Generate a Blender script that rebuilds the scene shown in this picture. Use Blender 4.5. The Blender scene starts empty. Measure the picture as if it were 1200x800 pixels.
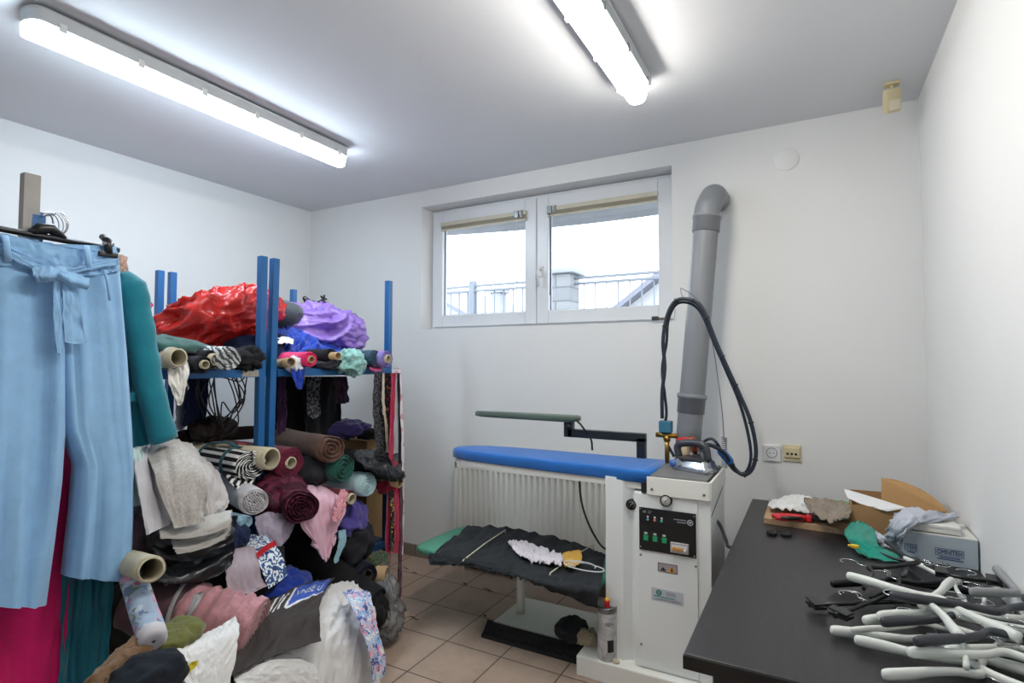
import bpy, bmesh, math, random
from mathutils import Vector as V, Matrix, noise
R = math.radians
PI = math.pi
random.seed(4)
S = bpy.context.scene
COL = S.collection
# ------------------------------------------------------------ camera model
F = 644.5
YAW, PIT, ROL = R(28.663), R(2.233), R(0.12)
CAM = V((0, 0, 1.34))
FW = V((-math.sin(YAW) * math.cos(PIT), math.cos(YAW) * math.cos(PIT), math.sin(PIT)))
r0 = V((math.cos(YAW), math.sin(YAW), 0))
u0 = r0.cross(FW)
RT = r0 * math.cos(ROL) + u0 * math.sin(ROL)
UP = -r0 * math.sin(ROL) + u0 * math.cos(ROL)


def at(px, py, X=None, Y=None, Z=None):
    """the point of the place seen at a photo pixel, on a given world plane"""
    d = FW + RT * ((px - 600) / F) - UP * ((py - 400) / F)
    if X is not None: t = X / d.x
    elif Y is not None: t = Y / d.y
    else: t = (Z - CAM.z) / d.z
    return CAM + d * t


def dep(p): return (V(p) - CAM).dot(FW)


cd = bpy.data.cameras.new('camera'); co = bpy.data.objects.new('camera', cd); COL.objects.link(co)
cd.sensor_width = 36; cd.lens = F / 1200 * 36; cd.clip_start = .02
M = Matrix((RT, UP, -FW)).transposed().to_4x4(); M.translation = CAM
co.matrix_world = M
S.camera = co

# ------------------------------------------------------------ materials
def lin(h):
    h = h.lstrip('#'); o = []
    for i in (0, 2, 4):
        c = int(h[i:i + 2], 16) / 255
        o.append(c / 12.92 if c <= .04045 else ((c + .055) / 1.055) ** 2.4)
    return (*o, 1)


class NT:
    def __init__(s, name):
        s.m = bpy.data.materials.new(name); s.m.use_nodes = True
        s.t = s.m.node_tree; s.b = s.t.nodes['Principled BSDF']; s.out = s.t.nodes['Material Output']
    def n(s, typ, **kw):
        o = s.t.nodes.new('ShaderNode' + typ)
        for k, v in kw.items():
            if k[0] == '_': o.inputs[k[1:].replace('_', ' ')].default_value = v
            else: setattr(o, k, v)
        return o
    def l(s, a, b): s.t.links.new(a, b)
    def set(s, **kw):
        for k, v in kw.items(): s.b.inputs[k.replace('_', ' ')].default_value = v
    def co(s, kind='Object', sc=(1, 1, 1)):
        tc = s.n('TexCoord'); mp = s.n('Mapping'); mp.inputs['Scale'].default_value = sc
        s.l(tc.outputs[kind], mp.inputs[0]); return mp.outputs[0]
    def ramp(s, src, stops, const=False):
        r = s.n('ValToRGB'); e = r.color_ramp
        if const: e.interpolation = 'CONSTANT'
        while len(e.elements) < len(stops): e.elements.new(.5)
        for q, (p, c) in zip(e.elements, stops): q.position = p; q.color = lin(c) if isinstance(c, str) else (c, c, c, 1)
        s.l(src, r.inputs[0]); return r.outputs[0]
    def mix(s, f, a, b, mode='MIX'):
        x = s.n('MixRGB', blend_type=mode)
        for i, v in ((0, f), (1, a), (2, b)):
            if isinstance(v, str): x.inputs[i].default_value = lin(v)
            elif isinstance(v, (int, float)): x.inputs[i].default_value = v if i == 0 else (v, v, v, 1)
            else: s.l(v, x.inputs[i])
        return x.outputs[0]
    def bump(s, h, st=.3, dist=.002):
        b = s.n('Bump', _Strength=st, _Distance=dist); s.l(h, b.inputs['Height']); s.l(b.outputs[0], s.b.inputs['Normal'])


def plain(name, hexc, rough=.5, metal=0, var=.06, scale=8, coat=0, bump=0):
    k = NT(name); c = k.co()
    nz = k.n('TexNoise', _Scale=scale, _Detail=4); k.l(c, nz.inputs['Vector'])
    v = k.ramp(nz.outputs[0], [(.25, 1 - var * 2), (.75, 1 + 0 * var)])
    k.l(k.mix(1, hexc, v, 'MULTIPLY'), k.b.inputs['Base Color'])
    k.set(Roughness=rough, Metallic=metal, Coat_Weight=coat)
    if bump:
        b = k.n('TexNoise', _Scale=scale * 12, _Detail=3); k.l(c, b.inputs['Vector']); k.bump(b.outputs[0], bump, .002)
    return k.m


def gain(h, g=1.3):
    c = [min(int(int(h[i:i + 2], 16) * g ** .4545), 236) for i in (1, 3, 5)]
    return '#%02x%02x%02x' % tuple(c)


def fabric(name, hexc, pat=None, c2='#ffffff', c3=None, rough=.88, sheen=.25, sc=1, weave=700, cs=()):
    k = NT(name); o = k.co(); uv = k.co('UV'); hexc = gain(hexc); c2 = gain(c2); cs = [gain(c) for c in cs]; c3 = gain(c3) if c3 else None
    if sum(lin(hexc)[:3]) < .15: sheen = .03
    nz = k.n('TexNoise', _Scale=14, _Detail=5, _Roughness=.65); k.l(o, nz.inputs['Vector'])
    base = k.mix(1, hexc, k.ramp(nz.outputs[0], [(.25, .84), (.75, 1.0)]), 'MULTIPLY')
    if pat == 'stripe':
        w = k.n('TexWave', wave_type='BANDS', bands_direction='Y', _Scale=sc); k.l(uv, w.inputs['Vector'])
        base = k.mix(k.ramp(w.outputs[1], [(0, 0), (.55, 1)], True), base, c2)
    elif pat == 'zebra':
        w = k.n('TexWave', wave_type='BANDS', bands_direction='DIAGONAL', _Scale=sc, _Distortion=7, _Detail=1.5, _Detail_Scale=1.2); k.l(o, w.inputs['Vector'])
        base = k.mix(k.ramp(w.outputs[1], [(0, 0), (.5, 1)], True), base, c2)
    elif pat in ('floral', 'confetti'):
        vo = k.n('TexVoronoi', _Scale=sc); 
        dn = k.n('TexNoise', _Scale=sc * .8, _Detail=2); k.l(o, dn.inputs['Vector'])
        dv = k.mix(.06 if pat == 'floral' else .1, o, dn.outputs[1]); k.l(dv, vo.inputs['Vector'])
        cell = k.n('SeparateColor'); k.l(vo.outputs['Color'], cell.inputs[0])
        n = len(cs); pal = k.ramp(cell.outputs[0], [(i / n, c) for i, c in enumerate(cs)], True)
        th = .62 if pat == 'floral' else .9
        base = k.mix(k.ramp(vo.outputs['Distance'], [(0, 1), (th * .62, .9), (th * .72, 0)]), base, pal)
        if pat == 'floral':
            v2 = k.n('TexVoronoi', _Scale=sc * 2.7); k.l(dv, v2.inputs['Vector'])
            base = k.mix(k.ramp(v2.outputs['Distance'], [(0, .8), (.3, 0)]), base, c2)
    elif pat == 'damask':
        w = k.n('TexWave', wave_type='RINGS', rings_direction='SPHERICAL', _Scale=sc, _Distortion=9, _Detail=2, _Detail_Scale=1.4); k.l(o, w.inputs['Vector'])
        base = k.mix(k.ramp(w.outputs[1], [(.4, 0), (.6, 1)]), base, c2)
    elif pat == 'speckle':
        v2 = k.n('TexNoise', _Scale=sc, _Detail=6, _Roughness=.8); k.l(o, v2.inputs['Vector'])
        base = k.mix(k.ramp(v2.outputs[0], [(.48, 0), (.56, 1)]), base, c2)
    elif pat == 'scroll':
        w = k.n('TexWave', wave_type='RINGS', rings_direction='SPHERICAL', _Scale=sc, _Distortion=14, _Detail=2, _Detail_Scale=2); k.l(o, w.inputs['Vector'])
        base = k.mix(k.ramp(w.outputs[1], [(.45, 0), (.55, 1)]), base, c2)
        if c3:
            su = k.n('SeparateXYZ'); k.l(uv, su.inputs[0])
            base = k.mix(k.ramp(su.outputs[0], [(0, 0), (.022, 1), (.038, 0)], True), base, c3)
    k.l(base, k.b.inputs['Base Color'])
    k.set(Roughness=rough, Sheen_Weight=sheen, Sheen_Roughness=.5, Specular_IOR_Level=.25)
    wv = k.n('TexNoise', _Scale=weave, _Detail=1); k.l(o, wv.inputs['Vector'])
    cr = k.n('TexNoise', _Scale=28, _Detail=6, _Distortion=.6); k.l(o, cr.inputs['Vector'])
    h = k.mix(.75, wv.outputs[0], cr.outputs[0]); k.bump(h, .45, .006)
    return k.m


def film(name, hexc, alpha=.35, rough=.15):
    """thin plastic film: tinted gloss over a see-through sheet"""
    k = NT(name); o = k.co()
    nz = k.n('TexNoise', _Scale=20, _Detail=6, _Distortion=1.2); k.l(o, nz.inputs['Vector'])
    k.set(Base_Color=lin(hexc), Roughness=rough, Specular_IOR_Level=.7); k.bump(nz.outputs[0], .7, .01)
    tr = k.n('BsdfTransparent'); tr.inputs[0].default_value = lin(hexc)
    mx = k.n('MixShader'); mx.inputs[0].default_value = 1 - alpha
    k.l(tr.outputs[0], mx.inputs[1]); k.l(k.b.outputs[0], mx.inputs[2]); k.l(mx.outputs[0], k.out.inputs[0])
    return k.m


def emit(name, col, strength):
    k = NT(name); e = k.n('Emission'); e.inputs[0].default_value = (*col, 1); e.inputs[1].default_value = strength
    k.l(e.outputs[0], k.out.inputs[0]); return k.m


# ------------------------------------------------------------ mesh builder
class MB:
    def __init__(s): s.v = []; s.f = []; s.uv = []; s.flat = []
    def add(s, vs, fs, uvs=None, smooth=True):
        b = len(s.v); s.v += [V(p) for p in vs]
        for f in fs:
            s.f.append([i + b for i in f]); s.flat.append(not smooth)
            s.uv.append([uvs[i] if uvs else (0, 0) for i in f])
        return s
    def box(s, lo, hi, bev=.003, rot=None, piv=None):
        lo, hi = V(lo), V(hi); bm = bmesh.new(); bmesh.ops.create_cube(bm, size=1)
        c = (lo + hi) / 2; d = hi - lo
        for v in bm.verts: v.co = V((v.co.x * d.x, v.co.y * d.y, v.co.z * d.z)) + c
        b = min(bev, min(abs(x) for x in d) * .45)
        if b > 0: bmesh.ops.bevel(bm, geom=bm.edges[:], offset=b, segments=2, affect='EDGES', profile=.6)
        if rot is not None:
            pv = V(piv) if piv is not None else c
            for v in bm.verts: v.co = pv + rot @ (v.co - pv)
        bm.verts.index_update()
        s.add([v.co.copy() for v in bm.verts], [[v.index for v in f.verts] for f in bm.faces], smooth=False); bm.free(); return s
    def tube(s, pts, r, n=10, cap=True, sy=1.0, up=None):
        pts = [V(p) for p in pts]; m = len(pts); rs = r if isinstance(r, (list, tuple)) else [r] * m
        vs = []; ref = V(up) if up else None; uv = []; L = 0
        for i, p in enumerate(pts):
            t = (pts[min(i + 1, m - 1)] - pts[max(i - 1, 0)]).normalized()
            if ref is None: ref = V((0, 0, 1)) if abs(t.z) < .9 else V((1, 0, 0))
            a = ref.cross(t)
            if a.length < 1e-5: a = V((1, 0, 0)).cross(t)
            a.normalize(); b = t.cross(a)
            if not up: ref = b
            if i: L += (p - pts[i - 1]).length
            for k in range(n):
                q = 2 * PI * k / n; vs.append(p + (a * math.cos(q) + b * math.sin(q) * sy) * rs[i]); uv.append((L, k / n))
        fs = [[i * n + k, i * n + (k + 1) % n, (i + 1) * n + (k + 1) % n, (i + 1) * n + k] for i in range(m - 1) for k in range(n)]
        if cap: fs += [list(range(n))[::-1], [(m - 1) * n + k for k in range(n)]]
        return s.add(vs, fs, uv)
    def lathe(s, prof, A, ax, n=24):
        """prof: (distance along axis, radius) list, revolved"""
        ax = V(ax).normalized(); a = ax.orthogonal().normalized(); b = ax.cross(a); A = V(A)
        vs = [A + ax * h + (a * math.cos(2 * PI * k / n) + b * math.sin(2 * PI * k / n)) * max(r, 1e-4) for h, r in prof for k in range(n)]
        fs = [[i * n + k, i * n + (k + 1) % n, (i + 1) * n + (k + 1) % n, (i + 1) * n + k] for i in range(len(prof) - 1) for k in range(n)]
        return s.add(vs, fs)
    def prism(s, poly, ext, smooth=False):
        """closed 3-D polygon extruded by a vector"""
        n = len(poly); p = [V(q) for q in poly]; e = V(ext)
        s.add(p + [q + e for q in p], [list(range(n))[::-1], [n + i for i in range(n)]] + [[i, (i + 1) % n, n + (i + 1) % n, n + i] for i in range(n)], smooth=smooth); return s
    def sheet(s, g, th=.003, uv=None):
        """a grid of points with thickness"""
        nu, nv = len(g), len(g[0]); N = []
        for i in range(nu):
            for j in range(nv):
                a = g[min(i + 1, nu - 1)][j] - g[max(i - 1, 0)][j]; b = g[i][min(j + 1, nv - 1)] - g[i][max(j - 1, 0)]
                c = a.cross(b); N.append(c.normalized() if c.length > 1e-12 else V((0, 0, 1)))
        fl = [g[i][j] for i in range(nu) for j in range(nv)]
        vs = fl + [p - n * th for p, n in zip(fl, N)]
        if uv is None:
            uv = []
            for i in range(nu):
                L = 0
                for j in range(nv):
                    if j: L += (g[i][j] - g[i][j - 1]).length
                    uv.append((i / (nu - 1) * (g[-1][nv // 2] - g[0][nv // 2]).length, L))
        o = nu * nv; I = lambda i, j: i * nv + j
        fs = []
        for i in range(nu - 1):
            for j in range(nv - 1):
                q = [I(i, j), I(i, j + 1), I(i + 1, j + 1), I(i + 1, j)]
                fs.append(q[::-1]); fs.append([x + o for x in q])
        rim = [I(0, j) for j in range(nv)] + [I(i, nv - 1) for i in range(1, nu)] + [I(nu - 1, j) for j in range(nv - 2, -1, -1)] + [I(i, 0) for i in range(nu - 2, 0, -1)]
        for a, b in zip(rim, rim[1:] + rim[:1]): fs.append([b, a, a + o, b + o])
        return s.add(vs, fs, uv + uv)


ORG = {}


def build(name, mb, mat, parent=None, org=None):
    me = bpy.data.meshes.new(name)
    if parent is not None: o_ = ORG[parent]
    else:
        if org is None:
            n = len(mb.v); org = V((sum(p.x for p in mb.v) / n, sum(p.y for p in mb.v) / n, min(p.z for p in mb.v)))
        o_ = V(org)
    me.from_pydata([p - o_ for p in mb.v], [], mb.f)
    ul = me.uv_layers.new(name='UVMap'); k = 0
    for f, fl, p in zip(mb.uv, mb.flat, me.polygons):
        p.use_smooth = not fl
        for q in f: ul.data[k].uv = q; k += 1
    me.materials.append(mat)
    ob = bpy.data.objects.new(name, me); COL.objects.link(ob)
    if parent is not None: ob.parent = parent
    else: ob.location = o_
    ORG[ob] = o_
    return ob


def tag(o, label, cat, group=None, kind=None):
    o['label'] = label; o['category'] = cat
    if group: o['group'] = group
    if kind: o['kind'] = kind
    return o


def thing(name, label, cat, loc, group=None):
    o = bpy.data.objects.new(name, None); COL.objects.link(o); o.location = loc; o.empty_display_size = .05
    ORG[o] = V(loc); return tag(o, label, cat, group)


def struct(name, mb, mat):
    o = build(name, mb, mat); o['kind'] = 'structure'; return o


def words(name, txt, size, org, xd, yd, mat, parent, align='CENTER', ext=.0006, warp=None, fit=None):
    cu = bpy.data.curves.new(name, 'FONT'); cu.body = txt; cu.size = size; cu.align_x = align; cu.align_y = 'CENTER'; cu.extrude = 0 if warp else ext
    t = bpy.data.objects.new('tmp', cu); COL.objects.link(t)
    me = bpy.data.meshes.new_from_object(t.evaluated_get(bpy.context.evaluated_depsgraph_get()))
    bpy.data.objects.remove(t)
    if fit:
        xs = [v.co.x for v in me.vertices]; kx = fit / (max(xs) - min(xs))
        for v in me.vertices: v.co.x *= kx
    mb = MB(); xd = V(xd).normalized() if not warp else None; yd = V(yd).normalized() if not warp else None
    if warp: vs = [warp(v.co.x, v.co.y) for v in me.vertices]
    else:
        zd = xd.cross(yd); vs = [V(org) + xd * v.co.x + yd * v.co.y + zd * v.co.z for v in me.vertices]
    mb.add(vs, [list(p.vertices) for p in me.polygons], smooth=False)
    return build(name, mb, mat, parent)


# ------------------------------------------------------------ soft shapes
def ridge(p, f, seed):
    q = p * f + V((seed * 1.7, seed * 3.1, seed * .7))
    w = V((noise.noise(q * .6 + V((9, 0, 0))), noise.noise(q * .6 + V((0, 9, 0))), noise.noise(q * .6 + V((0, 0, 9)))))
    q = q + w * .9
    return (.5 - abs(noise.noise(q)) * 1.4) + .45 * (.4 - abs(noise.noise(q * 2.3 + V((5, 5, 5)))))


def crv(P, t):
    n = len(P) - 1; x = min(max(t, 0), 1) * n; i = min(int(x), n - 1); f = x - i
    p1, p2 = P[i], P[i + 1]; p0 = P[i - 1] if i else p1 * 2 - p2; p3 = P[i + 2] if i + 2 <= n else p2 * 2 - p1
    return (p1 * 2 + (p2 - p0) * f + (p0 * 2 - p1 * 5 + p2 * 4 - p3) * f * f + (p1 * 3 - p0 - p2 * 3 + p3) * f ** 3) * .5


def surf(C, u, v): return crv([crv(row, v) for row in C], u)


def cloth_point(C, u, v, amp, fu, fv, seed, ragged):
    p = surf(C, u, v); e = .02
    n = (surf(C, min(u + e, 1), v) - surf(C, max(u - e, 0), v)).cross(surf(C, u, min(v + e, 1)) - surf(C, u, max(v - e, 0)))
    n = n.normalized() if n.length > 1e-12 else V((0, 0, 1))
    if n.dot(CAM - p) < 0: n = -n
    k = ridge(V((u * fu, v * fv, seed)), 1, seed) + .35 * noise.noise(V((u * fu * 2.5, v * fv * 2.2, seed + 7))) + .4 * ridge(V((u * fu * 2.1, v * fv * 2.3, seed + 11)), 1, seed + 2)
    p = p + n * amp * k
    return p + V((0, 1, 0)) * ragged * noise.noise(V((u * 9, v * 9, seed + 3))), n


def patch(C, nu=30, nv=30, amp=.008, fu=3, fv=6, seed=1, th=.003, mb=None, ragged=.004):
    """cloth through control rows C; amp ripples across v (fold lines run down the rows)"""
    mb = mb or MB(); g = []
    for i in range(nu + 1):
        row = []
        for j in range(nv + 1):
            p = cloth_point(C, i / nu, j / nv, amp, fu, fv, seed, ragged)[0]
            row.append(p)
        g.append(row)
    # keep the lit side (towards the camera side of the room) on top
    a = g[nu // 2 + 1][nv // 2] - g[nu // 2][nv // 2]; b = g[nu // 2][nv // 2 + 1] - g[nu // 2][nv // 2]
    if a.cross(b).dot(CAM - g[nu // 2][nv // 2]) < 0: g = [r[::-1] for r in g]
    return mb.sheet(g, th)


def pc(rows, X):
    """control rows from photo pixels; X one value per row (or one for all)"""
    return [[at(q[0], q[1], X=(q[2] if len(q) > 2 else (X[i] if isinstance(X, (list, tuple)) else X))) for q in row] for i, row in enumerate(rows)]


def blob(c, ax, amp=.01, fr=9, seed=1, n=(56, 36), ex=.85, zmin=None, mb=None, fine=0):
    mb = mb or MB(); vs = []; uv = []; fine = fine or amp * .4; a, b, d = [V(q) for q in ax]; c = V(c)
    sg = lambda x, e: math.copysign(abs(x) ** e, x)
    for i in range(n[1] + 1):
        ph = -PI / 2 + PI * i / n[1]
        for k in range(n[0]):
            t = 2 * PI * k / n[0]
            x, y, z = sg(math.cos(ph), ex) * sg(math.cos(t), ex), sg(math.cos(ph), ex) * sg(math.sin(t), ex), sg(math.sin(ph), ex)
            o = a * x + b * y + d * z; p = c + o; nn = o.normalized()
            p = p + nn * amp * (ridge(p, fr, seed) * 1.6 - .3)
            if fine: p = p + nn * fine * ridge(p, fr * 3.1, seed + 5)
            if zmin is not None and p.z < zmin: p.z = zmin + .002 * noise.noise(p * 20)
            vs.append(p); uv.append((k / n[0], i / n[1]))
    N = n[0]
    fs = [[i * N + k, i * N + (k + 1) % N, (i + 1) * N + (k + 1) % N, (i + 1) * N + k] for i in range(n[1]) for k in range(N)]
    return mb.add(vs, fs, uv)


def pblob(px, py, X, wpx, hpx, d, tilt=0, **kw):
    """lump seen at a pixel: half width / half height in photo pixels, half depth in metres"""
    c = at(px, py, X=X); s = dep(c) / F; h = V((math.cos(YAW), math.sin(YAW), 0)); fwd = V((-math.sin(YAW), math.cos(YAW), 0)); z = V((0, 0, 1))
    t = R(tilt); A = h * math.cos(t) + z * math.sin(t); B = -h * math.sin(t) + z * math.cos(t)
    return blob(c, (A * wpx * s, fwd * d, B * hpx * s), **kw)


def rollmesh(E, B, r, seed=1, core=None, turns=5, wob=.05, squash=.92, n=48, endamp=.004, step=.035):
    """rolled cloth from visible end E back to B; end face shows the spiral of layers"""
    E, B = V(E), V(B); ax = (B - E); L = ax.length; ax.normalize()
    a = V((0, 0, 1)) - ax * ax.z; a.normalize(); b = ax.cross(a); mb = MB(); vs = []; uv = []
    m = max(8, int(L / step))
    def ring(h, rr, k):
        q = 2 * PI * k / n; w = 1 + wob * noise.noise(V((math.cos(q) * 1.3, math.sin(q) * 1.3, h * 4 + seed * 5)))
        return E + ax * h + (a * math.cos(q) * squash + b * math.sin(q)) * rr * w
    rc = core or r * .06
    nr = 18
    for i in range(nr):
        f = i / (nr - 1); rr = rc + (r * .97 - rc) * f
        for k in range(n):
            ph = turns * f + k / n
            vs.append(ring(0, rr, k) - ax * endamp * (math.sin(2 * PI * ph) + .6 * noise.noise(V((rr * 90, k * .5, seed))))); uv.append((rr, k / n * 2 * PI * rr))
    for i in range(m + 1):
        h = .004 + (L - .004) * i / m
        for k in range(n):
            p = ring(h, r, k); p = p + (p - E - ax * h).normalized() * r * .06 * ridge(p, 9, seed)
            vs.append(p); uv.append((h, k / n * 2 * PI * r))
    T = nr + m + 1
    fs = [[i * n + k, i * n + (k + 1) % n, (i + 1) * n + (k + 1) % n, (i + 1) * n + k] for i in range(T - 1) for k in range(n)]
    fs.append([(T - 1) * n + k for k in range(n)])
    if not core: fs.append(list(range(n))[::-1])
    return mb.add(vs, fs, uv)


def tubemesh(E, ax, r, L, wall=None):
    wall = wall or r * .16
    return MB().lathe([(0, r - wall), (0, r), (L, r), (L, r - wall), (0, r - wall)], E, ax, 28)


def roll(name, label, end, X, rpx, back, mat, core=None, proud=.02, cmat=None, group=None, seed=1, cat='fabric roll', **kw):
    E = at(*end, X=X); r = rpx * dep(E) / F
    B = at(back[0], back[1], X=back[2]) if abs(back[0]) > 2 else E + V(back)
    t = thing(name, label, cat, (E + B) / 2 - V((0, 0, r)), group)
    rc = core * dep(E) / F if core else None
    build('rolled_cloth', rollmesh(E, B, r, seed, rc, **kw), mat, t)
    if core:
        ax = (B - E).normalized(); build('cardboard_core', tubemesh(E - ax * proud, ax, rc, min(.3, (B - E).length)), cmat or MT['kraft'], t)
    return t


def cloth(name, label, mb, mat, cat='fabric', group=None): return tag(build(name, mb, mat), label, cat, group)


MT = {}
# ------------------------------------------------------------ shared materials
MT.update(
    kraft=plain('kraft card', '#c2a67e', .85, var=.06, scale=20, bump=.15),
    cream_card=plain('cream card', '#c6bda3', .85, var=.06, scale=20, bump=.15),
    box_card=plain('box card', '#a8845a', .85, var=.07, scale=12, bump=.1),
    card_dark=plain('box card side', '#93714b', .85, var=.07, scale=12, bump=.1),
    blue_metal=plain('blue painted steel', '#175f9c', .38, var=.08, scale=6, bump=.05),
    white_metal=plain('white enamel', '#eef2f2', .4, var=.03, scale=3),
    cream_metal=plain('cream enamel', '#eeeee8', .4, var=.03, scale=3),
    grey_pvc=plain('grey plastic pipe', '#84878c', .42, var=.06, scale=5),
    white_pl=plain('white plastic', '#dfe1e2', .35, var=.03, scale=4),
    black_pl=plain('black plastic', '#17181a', .32, var=.1, scale=9),
    grey_pl=plain('charcoal plastic', '#3a3d43', .35, var=.08, scale=9),
    hang_white=plain('ivory plastic', '#dde1dc', .34, var=.04, scale=9),
    hang_grey=plain('grey plastic', '#8f9295', .4, var=.04, scale=9),
    chrome=plain('bright steel', '#c4c6c8', .22, 1, var=.05),
    steel=plain('dull steel', '#8e9194', .35, 1, var=.08),
    brass=plain('brass', '#b08a45', .3, 1, var=.1),
    copper=plain('copper fitting', '#b96a4c', .35, 1, var=.1),
    red_pl=plain('red plastic', '#c8202b', .4),
    yellow_pl=plain('yellow plastic', '#e9c53a', .4),
    black_rub=plain('black rubber', '#141416', .75, var=.15, scale=30, bump=.2),
    gauge_face=plain('gauge face', '#cfcfca', .5),
)

# ------------------------------------------------------------ room shell
XL, XR, YB, YF, H = -3.54, .446, 3.08, -.75, 2.557
OX0, OX1, OZ0, OZ1 = -2.42, -.672, 1.572, 2.442


def paint(name, hexc, stain=0):
    k = NT(name); c = k.co()
    n1 = k.n('TexNoise', _Scale=1.3, _Detail=5, _Roughness=.6); k.l(c, n1.inputs['Vector'])
    col = k.mix(1, hexc, k.ramp(n1.outputs[0], [(.3, .95), (.7, 1.0)]), 'MULTIPLY')
    n2 = k.n('TexNoise', _Scale=7, _Detail=8, _Roughness=.75); k.l(c, n2.inputs['Vector'])
    col = k.mix(k.ramp(n2.outputs[0], [(.66, 0), (.78, .25)]), col, '#b9b4ab')
    k.l(col, k.b.inputs['Base Color']); k.set(Roughness=.75, Specular_IOR_Level=.3)
    b = k.n('TexNoise', _Scale=160, _Detail=3); k.l(c, b.inputs['Vector']); k.bump(b.outputs[0], .12, .002)
    return k.m


WALL = paint('white wall paint', '#e5e6e6'); CEIL = paint('white ceiling paint', '#dfe1e5')
mb = MB()
g = .3
for lo, hi in (((XL - .2, YB, -.1), (OX0, YB + g, H + .1)), ((OX1, YB, -.1), (XR + .2, YB + g, H + .1)),
               ((OX0, YB, -.1), (OX1, YB + g, OZ0)), ((OX0, YB, OZ1), (OX1, YB + g, H + .1))):
    mb.box(lo, hi, 0)
struct('wall_back', mb, WALL)
struct('wall_left', MB().box((XL - .2, YF - .2, -.1), (XL, YB, H + .1), 0), WALL)
struct('wall_right', MB().box((XR, YF - .2, -.1), (XR + .2, YB, H + .1), 0), WALL)
struct('wall_front', MB().box((XL, YF - .2, -.1), (XR, YF, H + .1), 0), WALL)
struct('ceiling', MB().box((XL, YF, H), (XR, YB, H + .1), 0), CEIL)

k = NT('brown floor tiles')
tc = k.n('TexCoord'); mp = k.n('Mapping'); mp.inputs['Location'].default_value = (1.57 + .298 * 20, -2.226 + .298 * 20, 0); k.l(tc.outputs['Object'], mp.inputs[0])
bk = k.n('TexBrick', offset=0, squash=1, _Scale=1, _Mortar_Size=.0035, _Mortar_Smooth=.1, _Bias=0, _Brick_Width=.298, _Row_Height=.298)
bk.inputs['Color1'].default_value = lin('#bba493'); bk.inputs['Color2'].default_value = lin('#b09a89'); bk.inputs['Mortar'].default_value = lin('#5a5049')
k.l(mp.outputs[0], bk.inputs[0])
n1 = k.n('TexNoise', _Scale=5, _Detail=8, _Roughness=.7); k.l(mp.outputs[0], n1.inputs['Vector'])
n2 = k.n('TexNoise', _Scale=90, _Detail=3); k.l(mp.outputs[0], n2.inputs['Vector'])
c = k.mix(1, bk.outputs[0], k.ramp(n1.outputs[0], [(.3, .8), (.7, 1.05)]), 'MULTIPLY')
c = k.mix(1, c, k.ramp(n2.outputs[0], [(.3, .93), (.7, 1.04)]), 'MULTIPLY')
k.l(c, k.b.inputs['Base Color']); k.set(Roughness=.42, Specular_IOR_Level=.4)
k.bump(k.ramp(bk.outputs[1], [(0, 1), (1, 0)]), .4, .003)
fl = build('floor', MB().box((XL, YF, -.1), (XR, YB, 0), 0), k.m, org=(0, 0, 0)); fl['kind'] = 'structure'
k = NT('grey skirting tiles'); c = k.co()
bk = k.n('TexBrick', offset=0, squash=1, _Scale=1, _Mortar_Size=.003, _Brick_Width=.298, _Row_Height=.5)
bk.inputs['Color1'].default_value = lin('#8d8079'); bk.inputs['Color2'].default_value = lin('#857871'); bk.inputs['Mortar'].default_value = lin('#564c47')
sx = k.n('SeparateXYZ'); k.l(c, sx.inputs[0]); cx = k.n('CombineXYZ'); k.l(sx.outputs[0], cx.inputs[0]); cx.inputs[1].default_value = .25; k.l(cx.outputs[0], bk.inputs[0])
k.l(bk.outputs[0], k.b.inputs['Base Color']); k.set(Roughness=.4)
struct('baseboard_back', MB().box((XL, YB - .01, 0), (XR, YB, .08), .002), k.m)
struct('baseboard_right', MB().box((XR - .01, YF, 0), (XR, YB - .01, .08), .002), MT['card_dark'] if 0 else k.m)

# wall details
d = thing('junction_cover', 'round white junction cover painted over on the back wall', 'wall cover', at(922, 187, Y=YB))
build('cover_disc', MB().lathe([(0, .001), (0, .05), (.003, .052), (.004, .056), (0.0015, .058)][::-1] + [(.004, .001)] if 0 else [(-.001, .056), (.004, .056), (.006, .053), (.006, .001)], at(922, 187, Y=YB), (0, -1, 0), 32), WALL, d)
k_beige = plain('aged cream plastic', '#d5c9a2', .45)
p = at(1045, 97, Z=H)
d = thing('motion_sensor', 'cream plastic motion sensor hung on a bracket in the ceiling corner', 'sensor', p)
build('bracket', MB().box(p + V((-.028, -.02, -.012)), p + V((.028, .02, 0)), .004).tube([p + V((0, 0, -.01)), p + V((0, -.005, -.04))], .009), k_beige, d)
rt = Matrix.Rotation(R(24), 3, 'X') @ Matrix.Rotation(R(20), 3, 'Z')
build('sensor_body', MB().box(p + V((-.03, -.025, -.125)), p + V((.03, .022, -.025)), .012, rt, p + V((0, 0, -.03))), k_beige, d)
build('lens', MB().box(p + V((-.022, -.03, -.115)), p + V((.022, -.02, -.07)), .006, rt, p + V((0, 0, -.03))), plain('sensor lens', '#e2dbc2', .3), d)


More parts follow.
